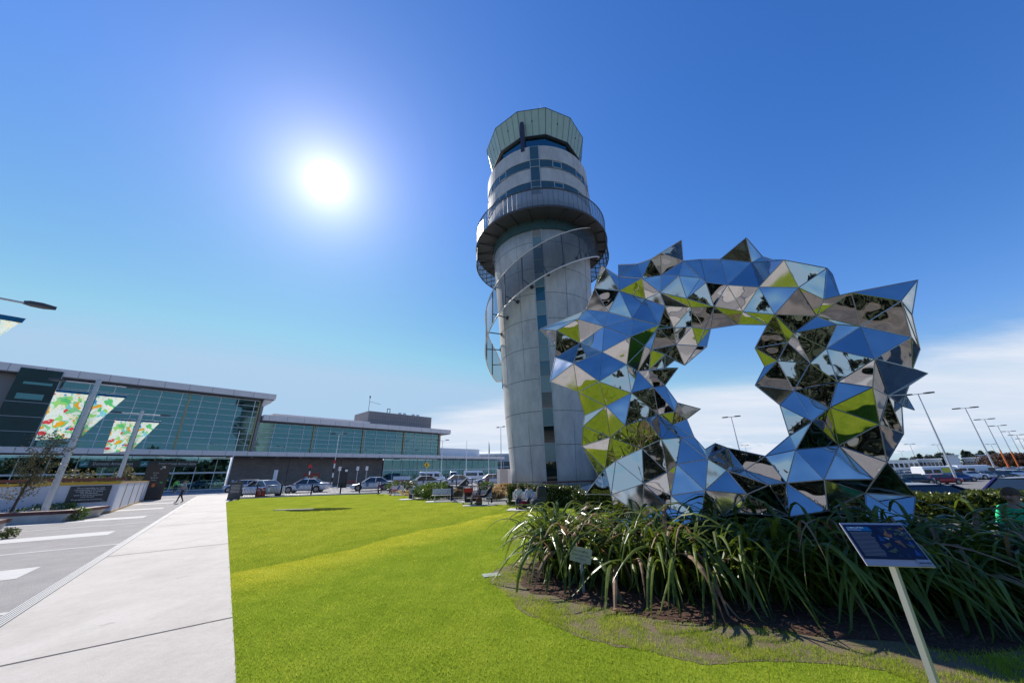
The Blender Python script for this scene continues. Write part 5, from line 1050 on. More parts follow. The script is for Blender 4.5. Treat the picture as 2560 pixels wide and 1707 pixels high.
def mast(loc, h_, lb, top=.07, col='steel', orange=False, w_=1.0, name='lamp_mast', group='lamp masts of the car park'):
    r = E(name, loc, R_(-40), lb, 'lamp mast', group); zb = gh(loc.x, loc.y); r.location.z = zb; h_ = h_-zb; MB().tube((0, 0, 0), (0, 0, h_), .17*w_, top*w_, 10).build('pole', M[col], r)
    if orange: MB().tube((0, 0, .02), (0, 0, h_*.42), .19*w_, .15*w_, 10).build('orange_base', M['orp'], r)
    for s in (-1, 1): hm = MB(); hm.tube((0, 0, h_), (s*.8*w_, 0, h_), .05*w_); lamp_head(hm, (s*.6*w_, 0, h_), (s, 0, 0), 1.5*w_); hm.build('lamp_head', M['dgrey'], r)
MS = [((2295, 985), 12.5, 0), ((2413, 1020), 12.5, 0), ((2461, 1048), 12.5, 1), ((2494, 1064), 12.5, 1), ((2521, 1078), 12.5, 1), ((2541, 1087), 12.5, 1), ((2557, 1096), 12.5, 1), ((2274, 1110), 12.5, 0), ((2342, 1111), 12.5, 0), ((2477, 1110), 12.5, 0), ((2252, 1128), 12.5, 0), ((1828, 1042), 12.5, 0), ((1862, 1113), 12.5, 0)]
LBm = ['tallest nearest double headed lamp mast just right of the sculpture', 'second tall plain grey lamp mast from the sculpture', 'orange based lamp mast nearest the camera', 'second orange based lamp mast from the left', 'third orange based lamp mast in the receding line', 'fourth orange based lamp mast in the receding line', 'last orange based lamp mast at the right edge', 'far thin lamp mast above the low white building', 'far thin lamp mast behind the nearest mast', 'far thin lamp mast between the orange based ones', 'farthest tiny lamp mast close to the sculpture edge', 'lamp mast seen through the ring of the sculpture', 'tiny distant lamp mast low in the ring of the sculpture']
for (p, h_, og), lb in zip(MS, LBm):
    a_, e_ = azel(*p); r_ = (h_-CH)/math.tan(e_); mast(pol(a_, r_), h_, lb, orange=bool(og), w_=1.0 if r_ < 250 else 1.3)
mast(pol(azel(1252, 1075)[0], 88), 12.4, 'tall thin mast with lamp cluster just left of the tower', w_=.8)
for (px, pyt), lb in (((1167, 1101), 'bare white flagpole left of the flagged one'), ((1222, 1103), 'white flagpole with a furled dark flag')):
    a_, e_ = azel(px, pyt); r_ = 80; h_ = CH+r_*math.tan(e_); f_ = E('flagpole', pol(a_, r_), 0, lb, 'flagpole', 'flagpoles by the pier'); MB().tube((0, 0, 0), (0, 0, h_), .08, .04).build('pole', M['whitem'], f_)
    if 'furled' in lb: MB().tube((.12, 0, h_-.3), (.1, 0, h_-2.6), .03, .14, 6).build('flag', M['dgrey'], f_)
# banner poles
def banner(root, x0, x1, z1, z0, curl, seed, name='banner'):
    n, m_ = 10, 14; vs = []; fs = []
    for i in range(m_+1):
        t = i/m_; z = z1+(z0-z1)*t
        for j in range(n+1):
            s = j/n; xe = x1 if not curl else x0+(x1-x0)*max(.04, 1-t*.98)
            x = x0+(xe-x0)*s; xin = x0 + (.0 if not curl else 0); y = .13*math.sin(s*5+t*4+seed)*t + (.35*s*t if curl else 0)
            if not curl: x += -.10*math.sin(t*3.1)*(1-s*.0)*(1 if x1 > x0 else -1)*0 + .1*t*s
            vs.append((x, y, z-(.25*s*t if not curl else 0)))
    for i in range(m_):
        for j in range(n): a = i*(n+1)+j; fs.append((a, a+1, a+n+2, a+n+1))
    o = MB().add(vs, fs).build(name, banm, root, smooth=True)
    MB().tube((x0, 0, z1), (x1, 0, z1), .028).build('banner_arm', M['steel'], o)
    t = MB(); t.hexa([(x0, -.03, z1-.22), (x1*.98, -.03, z1-.22), (x1*.98, -.02, z1-.22), (x0, -.02, z1-.22), (x0, -.03, z1), (x1, -.03, z1), (x1, -.02, z1), (x0, -.02, z1)]); t.build('top_band', mat('banner_blue', (.02, .22, .42), .7, transl=.5), o)
    return o
banm = pmat('printed_banner', f_banner, .7)
_t = banm.node_tree; _b = _t.nodes['Principled BSDF']; _tr = _t.nodes.new('ShaderNodeBsdfTranslucent'); _mx = _t.nodes.new('ShaderNodeMixShader'); _mx.inputs[0].default_value = .75
_t.links.new(_b.inputs['Base Color'].links[0].from_socket, _tr.inputs[0]); _t.links.new(_b.outputs[0], _mx.inputs[1]); _t.links.new(_tr.outputs[0], _mx.inputs[2]); _t.links.new(_mx.outputs[0], _t.nodes['Material Output'].inputs[0])
def bpole(x, y, lb, rz):
    k_ = .711; r = E('banner_pole', (x*k_, y*k_, CH*(1-k_)), rz, lb, 'banner pole', 'banner poles along the plaza'); H0 = 10.2; r.scale = (k_, k_, k_)
    MB().tube((0, 0, -.725), (0, 0, H0), .22, .16, 16).build('pole', M['steel'], r)
    banner(r, -.25, -2.05, 9.0, 5.2, False, 1); banner(r, .25, 2.0, 9.0, 5.4, True, 2)
    a = MB(); a.tube((-1.9, 0, 9.75), (1.9, 0, 9.75), .05); a.build('lamp_arm', M['steel'], r)
    for s in (-1, 1): h = MB(); lamp_head(h, (s*1.7, 0, 9.75), (s, 0, 0), 1.15); h.build('lamp_head', M['dgrey'], r)
    t = MB(); t.tube((-1.9, 0, 5.2), (0, 0, 5.15), .012); t.tube((0, 0, 5.4), (.6, 0, 5.4), .02); t.build('lower_wire', M['dgrey'], r); return r
bpole(-36.3, 28.9, 'nearest thick silver pole with two bright printed banners', R_(46.8)); bpole(-47.6, 43.7, 'second silver pole with two bright printed banners, nearer the doors', R_(46.8)); la_, le_ = azel(105, 766); lp_ = pol(la_, (9.75-CH)/math.tan(le_))-Vector((.6846, .7289, 0))*2.25
bpole(lp_.x, lp_.y, 'silver banner pole outside the left edge, only its lamp and banner tip in view', R_(46.8))
# ================================================================== hoarding, kiosk, planters
HC = Vector((-24.83, 23.01, 0)); HD = Vector((-1.13, -.60, 0)).normalized(); HR = Vector((-36.2, 36.2, 0))
HO = E('hoarding', HC, 0, 'white site hoarding with yellow trims enclosing the plaza corner', 'hoarding')
def wallseg(a, b, z0, z1, th, m_, name, par, off=0):
    d = (b-a).normalized(); n = Vector((d.y, -d.x, 0)); 
    if n.dot(-a) < 0: n = -n
    p = [a+n*off, b+n*off, b+n*(off-th), a+n*(off-th)]; o = HC
    return MB().hexa([v-o+Vector((0, 0, z0)) for v in p]+[v-o+Vector((0, 0, z1)) for v in p]).build(name, m_, par)
HL = HC+HD*17
wallseg(HL, HC, .12, 1.64, .1, M['hoard'], 'panel', HO); wallseg(HC, HR, .12, 1.66, .1, M['hoard'], 'panel', HO)
wallseg(HL, HC, 1.64, 1.80, .14, M['yell'], 'trim', HO, .02); wallseg(HC, HR, 1.66, 1.80, .14, M['buff'], 'trim', HO, .02)
wallseg(HL, HC, 0, .12, .14, M['buff'], 'trim', HO, .02); wallseg(HC, HR, 0, .12, .14, M['buff'], 'trim', HO, .02)
wallseg(HL, HC, 1.86, 2.02, .2, M['brown'], 'timber_cap', HO, -.5)
hd2 = (HR-HC).normalized(); jm = MB()
for k in (3.2, 7.0, 10.6, 13.8): p = hd2*k; jm.box((p.x, p.y, .9), (.06, .06, 1.5), math.atan2(hd2.y, hd2.x))
pieces(jm, 'panel_joint', M['buff'], HO)
nD = Vector((-HD.y, HD.x, 0)); nD = nD if nD.dot(-HC) > 0 else -nD
# notice board on the front face, corners from its position on the hoarding
bc = HC+HD*1.2; bR = -HD; nm2 = vface(bc-HC+nD*.03+Vector((0, 0, 1.12)), bR, (0, 0, 1)); q = MB().box((0, 0, 0), (1.78, .92, .03)).build('notice_board', M['signd'], HO); q.data.transform(nm2)
for k, t_ in enumerate(('We are expanding our retail', 'area and paving of this northern', 'to make way for an exciting', 'new development', 'which is due to be completed', 'early this year', 'We apologise for any inconvenience')):
    text(t_, .105, M['ink'], q, nm2 @ Matrix.Translation((.0, .34-.098*k-(.05 if k == 6 else 0), .018)), ext=.003, sx=.98 if k < 6 else .85)
text('thank you', .05, M['ink'], q, nm2 @ Matrix.Translation((.7, -.40, .018)), ext=.003)
KI = E('kiosk_totem', Vector((-36.1, 36.6, 0)), R_(0), 'tall dark wayfinding totem with white arrow at the end of the hoarding', 'sign')
kf = -R_(-44.5); KI.rotation_euler = (0, 0, R_(45)+0)
MB().box((0, 0, 1.67), (1.75, .35, 3.34)).build('column', mat('brown_black_totem', (.035, .028, .025), .35), KI)
def kface(x, z): return vface((x, -.18, z), (1, 0, 0), (0, 0, 1))
ar = MB(); ar.tube((.15, -.19, 2.85), (.45, -.19, 3.1), .025); ar.tube((.45, -.19, 3.1), (.22, -.19, 3.1), .025); ar.tube((.45, -.19, 3.1), (.45, -.19, 2.9), .025); ar.build('arrow', M['ink'], KI)
for k, t_ in enumerate(('Car park', 'Taxis', 'Rental cars', 'Shuttles')): text(t_, .13, M['ink'], KI, kface(-.1, 2.5-.22*k), sx=.9)
MB().box((.0, -.19, 1.35), (.22, .02, .3)).build('map_mark', M['orp'], KI); MB().box((.5, -.19, 1.6), (.2, .02, .14)).build('map_mark', mat('green_mark', (.03, .35, .08), .4), KI); MB().box((0, -.19, .8), (1.3, .01, .8)).build('map_panel', M['dark'], KI)
def planter(a, b, depth, lb, seed):
    a, b = Vector(a), Vector(b); d = (b-a).normalized(); n = Vector((-d.y, d.x, 0)); 
    if n.dot(a) < 0: n = -n
    L_ = (b-a).length; r = E('planter_bench', a, math.atan2(d.y, d.x), lb, 'planter')
    m = MB(); m.hexa([(0, .12, 0), (L_-.35, .12, 0), (L_-.35, depth, 0), (0, depth, 0), (0, .05, .36), (L_-.15, .05, .36), (L_-.15, depth, .36), (0, depth, .36)]); m.build('concrete_base', M['conc'], r)
    m = MB(); m.box((L_/2, .28, .44), (L_, .56, .14)).box((L_-.3, depth/2, .44), (.6, depth, .139)); m.build('timber_seat', M['brown'], r)
    return r, a, d, n, L_
pa_, pb_ = gp(8, 1312.5), gp(171, 1303.5); dd = (pb_-pa_).normalized()
pr1 = planter(pa_-dd*5, pb_, 3.2, 'long timber topped concrete planter bench with white flowers before the hoarding', 1)
pa2, pb2 = gp(-60, 1350), gp(16, 1330); planter(pa2-(pb2-pa2).normalized()*3, pb2, 2.2, 'end of a second timber topped planter at the left edge', 2)
def shrub(name, loc, r, n, ls, m_, lb, cat='shrub', group=None, flowers=0, seed=0, fm_='flower', tuss=False):
    o = E(name, loc, 0, lb, cat, group); mb = MB()
    if tuss:
        rr = random.Random(seed)
        for i in range(n):
            a = rr.uniform(0, 6.28); ln = r[2]*rr.uniform(.8, 1.5); q = rr.uniform(.1, .9); dx, dy = math.cos(a)*r[0]*q, math.sin(a)*r[1]*q; w_ = .012
            bx_, by_ = rr.gauss(0, r[0]*.3), rr.gauss(0, r[1]*.3); mb.add([(bx_-w_, by_, 0), (bx_+w_, by_, 0), (bx_+dx*.5, by_+dy*.5, ln*.8), (bx_+dx, by_+dy, ln*(.95-.3*q))], [(0, 1, 2), (2, 1, 3)])
    else:
        leafcloud(mb, n, ell((0, 0, r[2]*.95), r), ls, seed); MB().tube((0, 0, 0), (0, 0, r[2]), .03).build('stem', M['bark'], o)
    mb.build('foliage', M[m_], o)
    if flowers: fb = MB(); leafcloud(fb, flowers, ell((0, 0, r[2]*1.05), (r[0], r[1], r[2])), ls*.9, seed+1, 1.0); fb.build('flowers', M[fm_], o)
    return o
g = gp(95, 1296); shrub('planter_shrub', (g.x-.9, g.y+1.3, .30), (1.3, .7, .20), 800, .07, 'shrub', 'yellow green low plants with white flowers in the long planter', flowers=70, seed=3)
g = gp(45, 1302); shrub('planter_shrub', (g.x-1, g.y+1.1, .30), (1.3, .7, .13), 260, .06, 'hedge', 'sparse white flowering plants left in the long planter', flowers=80, seed=4)
g = gp(190, 1300); shrub('planter_shrub', (g.x, g.y, 0), (.38, .38, .33), 420, .06, 'shrub', 'small bright green tuft at the end of the planter bench', flowers=8, seed=5)
g = gp(16, 1345); shrub('planter_shrub', (g.x, g.y, 0), (.24, .24, .17), 300, .045, 'hedge', 'low spiky green plants at the left edge of the plaza', seed=6)
# young tree before the hoarding
def youngtree(loc, h_, lb, seed, spread=1.4):
    t = E('young_tree', loc, 0, lb, 'tree'); rr = random.Random(seed); tr = MB(); lf = MB(); top = Vector((.6, .1, h_)); pts = [Vector((0, 0, 0)), Vector((.15, 0, h_*.35)), Vector((.35, .05, h_*.7)), top]
    for a, b, r0, r1 in ((0, 1, .055, .045), (1, 2, .045, .03), (2, 3, .03, .008)): tr.tube(pts[a], pts[b], r0, r1, 7)
    for i in range(46):
        k = rr.uniform(.18, .98); base_ = pts[0].lerp(top, k); base_.x = np.interp(k, [0, .35, .7, 1], [0, .15, .35, .6]); az = rr.uniform(0, 6.28); ln = rr.uniform(.4, spread)*(1.15-.6*k); e = base_+Vector((math.cos(az)*ln, math.sin(az)*ln, ln*rr.uniform(.35, .9)))
        tr.tube(base_, e, .012, .004, 4)
        leafcloud(lf, 46, lambda q, A=base_, B=e: A.lerp(B, q.uniform(.3, 1.05))+Vector((q.gauss(0, .09), q.gauss(0, .09), q.gauss(0, .09))), .055, seed*100+i)
    tr.build('trunk', M['bark'], t); lf.build('crown', M['tree'], t)
g = pol(azel(24, 1284)[0], 30.5); youngtree((g.x, g.y, .35), 3.6, 'thin young olive leafed tree in front of the white hoarding', 5, 1.35)
for k, (px, py, w_, h_, m_) in enumerate([(195, 1190, .85, .75, 'tree'), (268, 1188, .9, .55, 'hedge'), (312, 1184, .55, 1.0, 'tree'), (340, 1188, .7, .6, 'tree'), (290, 1189, .8, .5, 'purp')]):
    a_ = azel(px, py)[0]; r_ = [38, 38, 47, 53, 42][k]; shrub('roadside_shrub', pol(a_, r_, .9), (w_*1.35, w_, h_*1.15), 800, .11, m_, ['brownish green shrub showing above the hoarding, leftmost of five', 'dark wide shrub above the hoarding before the arrival sign', 'tall pale shrub above the hoarding beside the second banner pole', 'tall olive shrub above the hoarding next to the totem', 'low purplish shrub above the hoarding among the dark ones'][k], 'shrub', 'shrubs behind the hoarding', seed=30+k)
# ================================================================== railings, cones, posts
def railing(pts, lb, h_=1.05, post=2.4, name='railing', z=0.0, group=None):
    r = E(name, pts[0], 0, lb, 'railing', group); o = Vector(pts[0]); b = MB(); p = MB(); rl_ = MB()
    for a, c in zip(pts, pts[1:]):
        a, c = Vector(a)-o, Vector(c)-o; L_ = (c-a).length; n = max(1, round(L_/post))
        rl_.tube(a+Vector((0, 0, h_)), c+Vector((0, 0, h_)), .036, n=6); rl_.tube(a+Vector((0, 0, .12)), c+Vector((0, 0, .12)), .03, n=5)
        for i in range(n+1): q = a.lerp(c, i/n); p.tube(q, q+Vector((0, 0, h_+.05)), .055, n=8)
        m = int(L_/.125)
        for i in range(m): q = a.lerp(c, (i+.5)/m); b.tube(q+Vector((0, 0, .12)), q+Vector((0, 0, h_)), .017, n=4, cap=False)
    rl_.build('rail', M['dark'], r); pieces(p, 'post', M['dark'], r); b.build('balusters', M['dark'], r); return r
railing([gp(571, 1246.8), gp(700, 1240.3), gp(850, 1234.6), gp(945, 1231.5)], 'long black metal railing between the lawn and the leftmost taxis')
railing([gp(945, 1231.5)+Vector((.3, 0, 0)), gp(1010, 1227.5), gp(1100, 1222), gp(1180, 1218.5), gp(1262, 1216)], 'black railing running behind the shrubs in front of the right taxis')
railing([gp(1112, 1238), gp(1129, 1252.5), gp(1229, 1256.5)], 'short black railing behind the bench with the reclining pair', .95)
def totem(px, py, rz, w_, h_, lb, m_, name='info_totem'):
    o = MB().box((0, 0, h_/2), (w_, .18, h_)).box((0, 0, h_-.05), (w_+.06, .22, .06)).build(name, m_); o.location = gp(px, py); o.rotation_euler = (0, 0, rz); return tag(o, lb, 'totem')
q = totem(583, 1248, R_(20), .95, 1.5, 'dark grey directory totem at the left end of the black railing', M['dgrey']); t = MB()
for k in range(6): t.box((0, -.10, 1.2-.12*k), (.7, .02, .025))
t.build('text_lines', M['fascia'], q)
wc = MB().box((0, 0, 1.5), (.45, .30, 3.0)).build('white_pillar', M['whitem']); wc.location = gp(681, 1223); tag(wc, 'plain white square pillar standing against the grey block wall', 'pillar')
def cone(px, py, lb):
    r = E('traffic_cone', gp(px, py, -.02), 0, lb, 'traffic cone', 'orange cones by the railing'); MB().box((0, 0, .03), (.5, .5, .06)).build('base', M['dark'], r)
    MB().lathe([(.21, .06), (.12, .85), (.09, .9)], 16).build('body', M['orange'], r); MB().lathe([(.152, .62), (.135, .74)], 16).build('white_collar', M['ink'], r)
cone(642, 1243.5, 'orange white collared cone, left one of the pair behind the railing'); cone(655.5, 1242.8, 'orange white collared cone, right one of the pair behind the railing')
def signpost(px, py, h_, lb, m_='whitem', disc=None):
    r = E('sign_post', gp(px, py, -.03), 0, lb, 'sign', None); MB().tube((0, 0, 0), (0, 0, h_), .045, n=8).build('post', M['steel'], r); MB().box((0, -.05, h_-.25), (.42, .03, .62)).build('plate', M[m_], r); return r
sp_ = [(844, 1213, 3.9, 'white plate parking sign left of the black info board'), (890, 1208, 4.4, 'white plate parking sign right of the black info board, nearer the block wall'), (913, 1209, 4.3, 'rightmost of the three white parking signs before the block wall')]
for px, py, h_, lb in sp_:
    a_ = azel(px, py)[0]; r = signpost(px, py, 3.2, lb); r.location = pol(a_, 66, -.03); pm2 = text('P', .36, M['red'], r, vface((0, -.07, 2.95), (1, 0, 0), (0, 0, 1)))
bi_ = E('info_board', pol(azel(856, 1210)[0], 70, -.03), R_(20), 'tall black information board against the block wall between parking signs', 'sign'); MB().box((0, 0, 1.6), (1.3, .2, 3.2)).build('panel', M['dark'], bi_); MB().box((.35, -.12, 2.7), (.4, .02, .35)).build('white_mark', M['ink'], bi_)
ys = E('yellow_sign', pol(azel(1065, 1195)[0], 56, -.03), 0, 'yellow diamond pedestrian warning sign above the green badged minibus', 'sign'); MB().tube((0, 0, 0), (0, 0, 3.6), .04).build('post', M['steel'], ys)
o = MB().box((0, -.05, 3.1), (.62, .03, .62), 0, Matrix.Rotation(R_(45), 3, 'Y')).build('diamond', mat('sign_yellow', (.75, .42, .01), .4), ys); MB().box((0, -.075, 3.1), (.12, .01, .4)).build('walking_mark', M['dark'], ys)
def bposts(px, lb, r_=62):
    r = E('beacon_post', pol(azel(px, 1215)[0], r_, -.03), 0, lb, 'beacon'); m = MB()
    for k in range(6): m.cur = k % 2; m.tube((0, 0, .1+k*.5), (0, 0, .6+k*.5), .09, n=10)
    m.build('banded_pole', [M['whitem'], M['dark']], r); MB().box((0, -.1, 3.3), (.5, .05, .5)).build('red_white_sign', M['red'], r)
bposts(768, 'black and white banded crossing beacon before the ticket machines'); 
pk = E('payment_kiosk', pol(azel(775, 1210)[0], 72, -.03), R_(30), 'red framed payment kiosk with two screens at the block wall', 'kiosk'); MB().box((0, 0, 1.2), (2.4, .6, 2.4)).build('cabinet', mat('dark_red_cabinet', (.16, .02, .02), .4), pk)
for x in (-.55, .6): MB().box((x, -.32, 1.35), (.75, .04, 1.1)).build('screen', mat('dull_screen', (.25, .27, .18), .2), pk)
rw_ = MB(); tr_ = E('trolley_row', pol(azel(873, 1210)[0], 74, -.03), R_(40), 'row of nested red luggage trolleys at the block wall', 'luggage trolleys')
for k in range(8): rw_.box((k*.35-1.3, 0, 1.0), (.06, .7, .10)); rw_.tube((k*.35-1.3, -.3, .2), (k*.35-1.3, -.3, 1.0), .02); rw_.tube((k*.35-1.3, .3, .2), (k*.35-1.3, .3, 1.0), .02)
rw_.build('handles', M['red'], tr_); MB().box((0, 0, .28), (3.2, .6, .06)).build('decks', M['steel'], tr_)
def bike(x, lb):
    r = E('bicycle', x, R_(46.8)+.1, lb, 'bicycle', 'bicycles racked along the block wall')
    for s in (-.52, .52):
        t = MB()
        for k in range(16): a, b = k*.3927, (k+1)*.3927; t.tube((s+math.cos(a)*.34, 0, .34+math.sin(a)*.34), (s+math.cos(b)*.34, 0, .34+math.sin(b)*.34), .035, n=4, cap=False)
        for k in range(6): t.tube((s, 0, .34), (s+math.cos(k*1.05)*.33, 0, .34+math.sin(k*1.05)*.33), .006, n=3)
        t.build('wheel', mat('bike_wheel', (.42, .40, .38), .5), r)
    t = MB(); P = dict(bb=(-.05, 0, .3), se=(-.2, 0, .85), hd=(.35, 0, .8), rr=(-.52, 0, .34), fr=(.52, 0, .34))
    for a, b in (('bb', 'se'), ('bb', 'hd'), ('se', 'hd'), ('rr', 'bb'), ('rr', 'se'), ('hd', 'fr')): t.tube(P[a], P[b], .02, n=6)
    t.tube((.33, -.25, .98), (.33, .25, .98), .015); t.tube((.35, 0, .8), (.33, 0, .98), .015); t.box((-.2, 0, .9), (.24, .12, .05)); t.build('frame', M['dgrey'], r)
    return r
b0 = None
for k, px in enumerate((692, 701, 712, 723, 733, 741)):
    a_ = azel(px, 1210)[0]; loc = pol(a_, 64, -.03)
    lbs = ['bicycle immediately right of the white pillar', 'second bicycle right of the white pillar', 'third bicycle right of the white pillar', 'fourth bicycle right of the white pillar', 'fifth bicycle right of the white pillar', 'last bicycle of the rack, farthest right of the white pillar']
    if b0 is None: b0 = bike(loc, lbs[k])
    else: dup(b0, loc, R_(46.8)+.1, lbs[k])
# ================================================================== benches
def bench(loc, rz, lb, L_=1.7):
    r = E('park_bench', loc, rz, lb, 'bench', 'slatted benches around the lawn'); r.scale = (.88, .88, .88); s = MB()
    for k in range(5): s.box((0, -.20+k*.10, .45), (L_, .085, .035))
    s.build('seat', M['slat'], r); b = MB()
    for k in range(4): b.box((0, .27+k*.035, .56+k*.10), (L_, .03, .085), 0, Matrix.Rotation(-.3, 3, 'X'))
    b.build('backrest', M['slat'], r)
    for x in (-L_*.36, L_*.36):
        l = MB(); l.box((x, .02, .22), (.06, .10, .44)); l.tube((x, -.2, .42), (x, .24, .42), .02); l.tube((x, .24, .42), (x, .40, .92), .02); l.build('leg', M['steel'], r)
    return r
def slab(loc, rz, lb, s=(1.9, 1.1)): o = MB().box((0, 0, .008), (s[0], s[1], .05)).build('bench_slab', M['band']); o.location = loc; o.rotation_euler = (0, 0, rz); return tag(o, lb, 'slab')
B1 = gp(998, 1236.5); B2 = gp(1043, 1246.5); B3 = gp(1106, 1252.5); B4 = gp(1199, 1261.5); B5 = gp(1316, 1272)
bench(B1, R_(60), 'bench at the lawn edge with a couple, partly behind the first shrub'); slab(B1+Vector((.3, -.2, 0)), R_(60), 'concrete slab under the couple bench')
bench(B2, R_(70), 'bench in profile with the hunched reader and dark bag'); slab(B2+Vector((-.3, -.3, 0)), R_(30), 'concrete slab under the hunched reader bench')
bench(B3, R_(8), 'empty pale slatted bench before the leafy shrub'); slab(B3+Vector((-.1, -.3, 0)), R_(8), 'concrete slab under the empty bench')
bench(B4, R_(6), 'bench carrying the reclining pair beside the luggage trolley'); slab(B4+Vector((.0, -.3, 0)), R_(6), 'concrete slab under the reclining pair bench')
bench(B5, R_(-8), 'bench before the dark hedge with two travellers'); slab(B5+Vector((.0, -.4, 0)), R_(-8), 'concrete slab under the two travellers bench')
BG = pol(52.0, 10.1); bench(BG, R_(-50), 'bench behind the flax at the right edge with the green shirted man', 2.6)
slab(BG, R_(-52), 'paved strip under the bench at the right edge', (5.5, 2.4))
# ================================================================== people
PM = {}
def cloth(c): 
    k = tuple(round(x, 3) for x in c)
    if k not in PM: PM[k] = mat('cloth', c, .85, var=.12, vscale=6)
    return PM[k]
def person(loc, rz, joints, lb, shirt, legs, shoes=(.03, .03, .03), hair=(.05, .03, .02), sleeves=True, group=None, scale=1.0, bald=False):
    if joints['crown'][2] < 1.5: scale *= .86
    """joints: dict of named joint positions; one skinned continuous body"""
    J = joints; names_ = ['pelvis', 'waist', 'chest', 'neck', 'head', 'crown', 'shL', 'elL', 'wrL', 'haL', 'shR', 'elR', 'wrR', 'haR', 'hiL', 'knL', 'anL', 'toL', 'hiR', 'knR', 'anR', 'toR']
    rad_ = dict(pelvis=.145, waist=.125, chest=.15, neck=.055, head=.095, crown=.075, shL=.065, elL=.045, wrL=.03, haL=.033, hiL=.09, knL=.06, anL=.042, toL=.04)
    for k in list(rad_):
        if k.endswith('L') and len(k) == 3: rad_[k[:2]+'R'] = rad_[k]
    ed = [('pelvis', 'waist'), ('waist', 'chest'), ('chest', 'neck'), ('neck', 'head'), ('head', 'crown')]
    for s in 'LR': ed += [('chest', 'sh'+s), ('sh'+s, 'el'+s), ('el'+s, 'wr'+s), ('wr'+s, 'ha'+s), ('pelvis', 'hi'+s), ('hi'+s, 'kn'+s), ('kn'+s, 'an'+s), ('an'+s, 'to'+s)]
    vs = [Vector(J[n])*scale for n in names_]; es = [(names_.index(a), names_.index(b)) for a, b in ed]; rs = [rad_[n]*scale for n in names_]
    # hands: four short fingers and a thumb on each
    for s in 'LR':
        h = names_.index('ha'+s); w_ = names_.index('wr'+s); d = (vs[h]-vs[w_]).normalized(); sd = d.orthogonal().normalized()
        for k, (off, ln) in enumerate(((-.028, .065), (-.010, .078), (.010, .072), (.027, .055))):
            vs.append(vs[h]+sd*off+d*ln+Vector((0, 0, -.012))); rs.append(.009*scale); es.append((h, len(vs)-1))
        vs.append(vs[w_]+(vs[h]-vs[w_])*.5+sd*.06); rs.append(.011*scale); es.append((w_, len(vs)-1))
    me = bpy.data.meshes.new('person'); me.from_pydata([tuple(v) for v in vs], es, []); o = bpy.data.objects.new('tmp', me); COL.objects.link(o)
    sk = o.modifiers.new('s', 'SKIN'); sk.use_smooth_shade = True
    for i, r_ in enumerate(rs): me.skin_vertices[0].data[i].radius = (r_, r_); me.skin_vertices[0].data[i].use_root = (i == 0)
    sb2 = o.modifiers.new('u', 'SUBSURF'); sb2.levels = 1; sb2.render_levels = 1
    bpy.context.view_layer.update(); dg = bpy.context.evaluated_depsgraph_get(); nm = bpy.data.meshes.new_from_object(o.evaluated_get(dg)); bpy.data.objects.remove(o)
    nm.name = 'person'; nm.materials.clear()
    for m_ in (M['skin'], cloth(shirt), cloth(legs), cloth(shoes)): nm.materials.append(m_)
    seg = []
    for a, b in ed:
        k = 0
        if (a, b) in (('pelvis', 'waist'), ('waist', 'chest')) or b[:2] == 'sh': k = 1
        if a[:2] == 'sh': k = 1
        if a[:2] == 'el': k = 1 if sleeves else 0
        if b[:2] in ('hi', 'kn', 'an'): k = 2
        if b[:2] == 'to': k = 3
        if b == 'neck': k = 1
        if b in ('head', 'crown'): k = 0
        if a[:2] == 'wr': k = 0
        seg.append((Vector(J[a])*scale, Vector(J[b])*scale, k, b))
    for p in nm.polygons:
        c = p.center; best = (9, 0)
        for a, b, k, nb_ in seg:
            ab = b-a; t = max(0, min(1, (c-a).dot(ab)/max(1e-9, ab.dot(ab)))); d = (c-a-ab*t).length
            if nb_ == 'neck' and t > .75: k = 0
            if nb_ == 'waist' and t < .35: k = 2
            d -= {1: .03, 2: .02}.get(k, 0)
            if d < best[0]: best = (d, k)
        p.material_index = best[1]; p.use_smooth = True
    body = bpy.data.objects.new('person', nm); COL.objects.link(body); body.location = loc; body.rotation_euler = (0, 0, rz); tag(body, lb, 'person', group)
    hd = Vector(J['head'])*scale; cr = Vector(J['crown'])*scale; d = (cr-hd).normalized(); fw = Vector(J.get('face', (0, -1, 0))).normalized()
    if not bald:
        hm = MB(); rings = []
        sd_ = d.cross(fw).normalized(); fw2 = sd_.cross(d).normalized()
        for k in range(6): a = k/5*math.pi/2; rings.append([hd-fw2*.018*scale+(sd_*math.cos(t/12*6.283)+fw2*math.sin(t/12*6.283))*.102*scale*math.cos(a)+d*(.030*scale+.115*scale*math.sin(a)) for t in range(12)])
        hm.loft(rings, cap=False); hm.build('hair', cloth(hair), body, smooth=True)
    fc = MB(); sd_ = d.cross(fw).normalized(); fw2 = sd_.cross(d).normalized()
    fc.tube(hd+fw2*.085*scale+d*.01, hd+fw2*.118*scale-d*.01, .014*scale, .018*scale, 6); fc.build('nose', M['skin'], body)
    ey = MB()
    for s in (-1, 1): ey.tube(hd+fw2*.088*scale+sd_*.035*s*scale+d*.035, hd+fw2*.097*scale+sd_*.035*s*scale+d*.035, .011*scale, n=6)
    ey.box(hd+fw2*.096*scale-d*.045, (.04*scale, .012, .01)); ey.build('eyes_and_mouth', M['dark'], body)
    for s in (-1, 1): MB().tube(hd+sd_*.09*s*scale, hd+sd_*.108*s*scale, .022*scale, .018*scale, 6).build('ear', M['skin'], body)
    return body
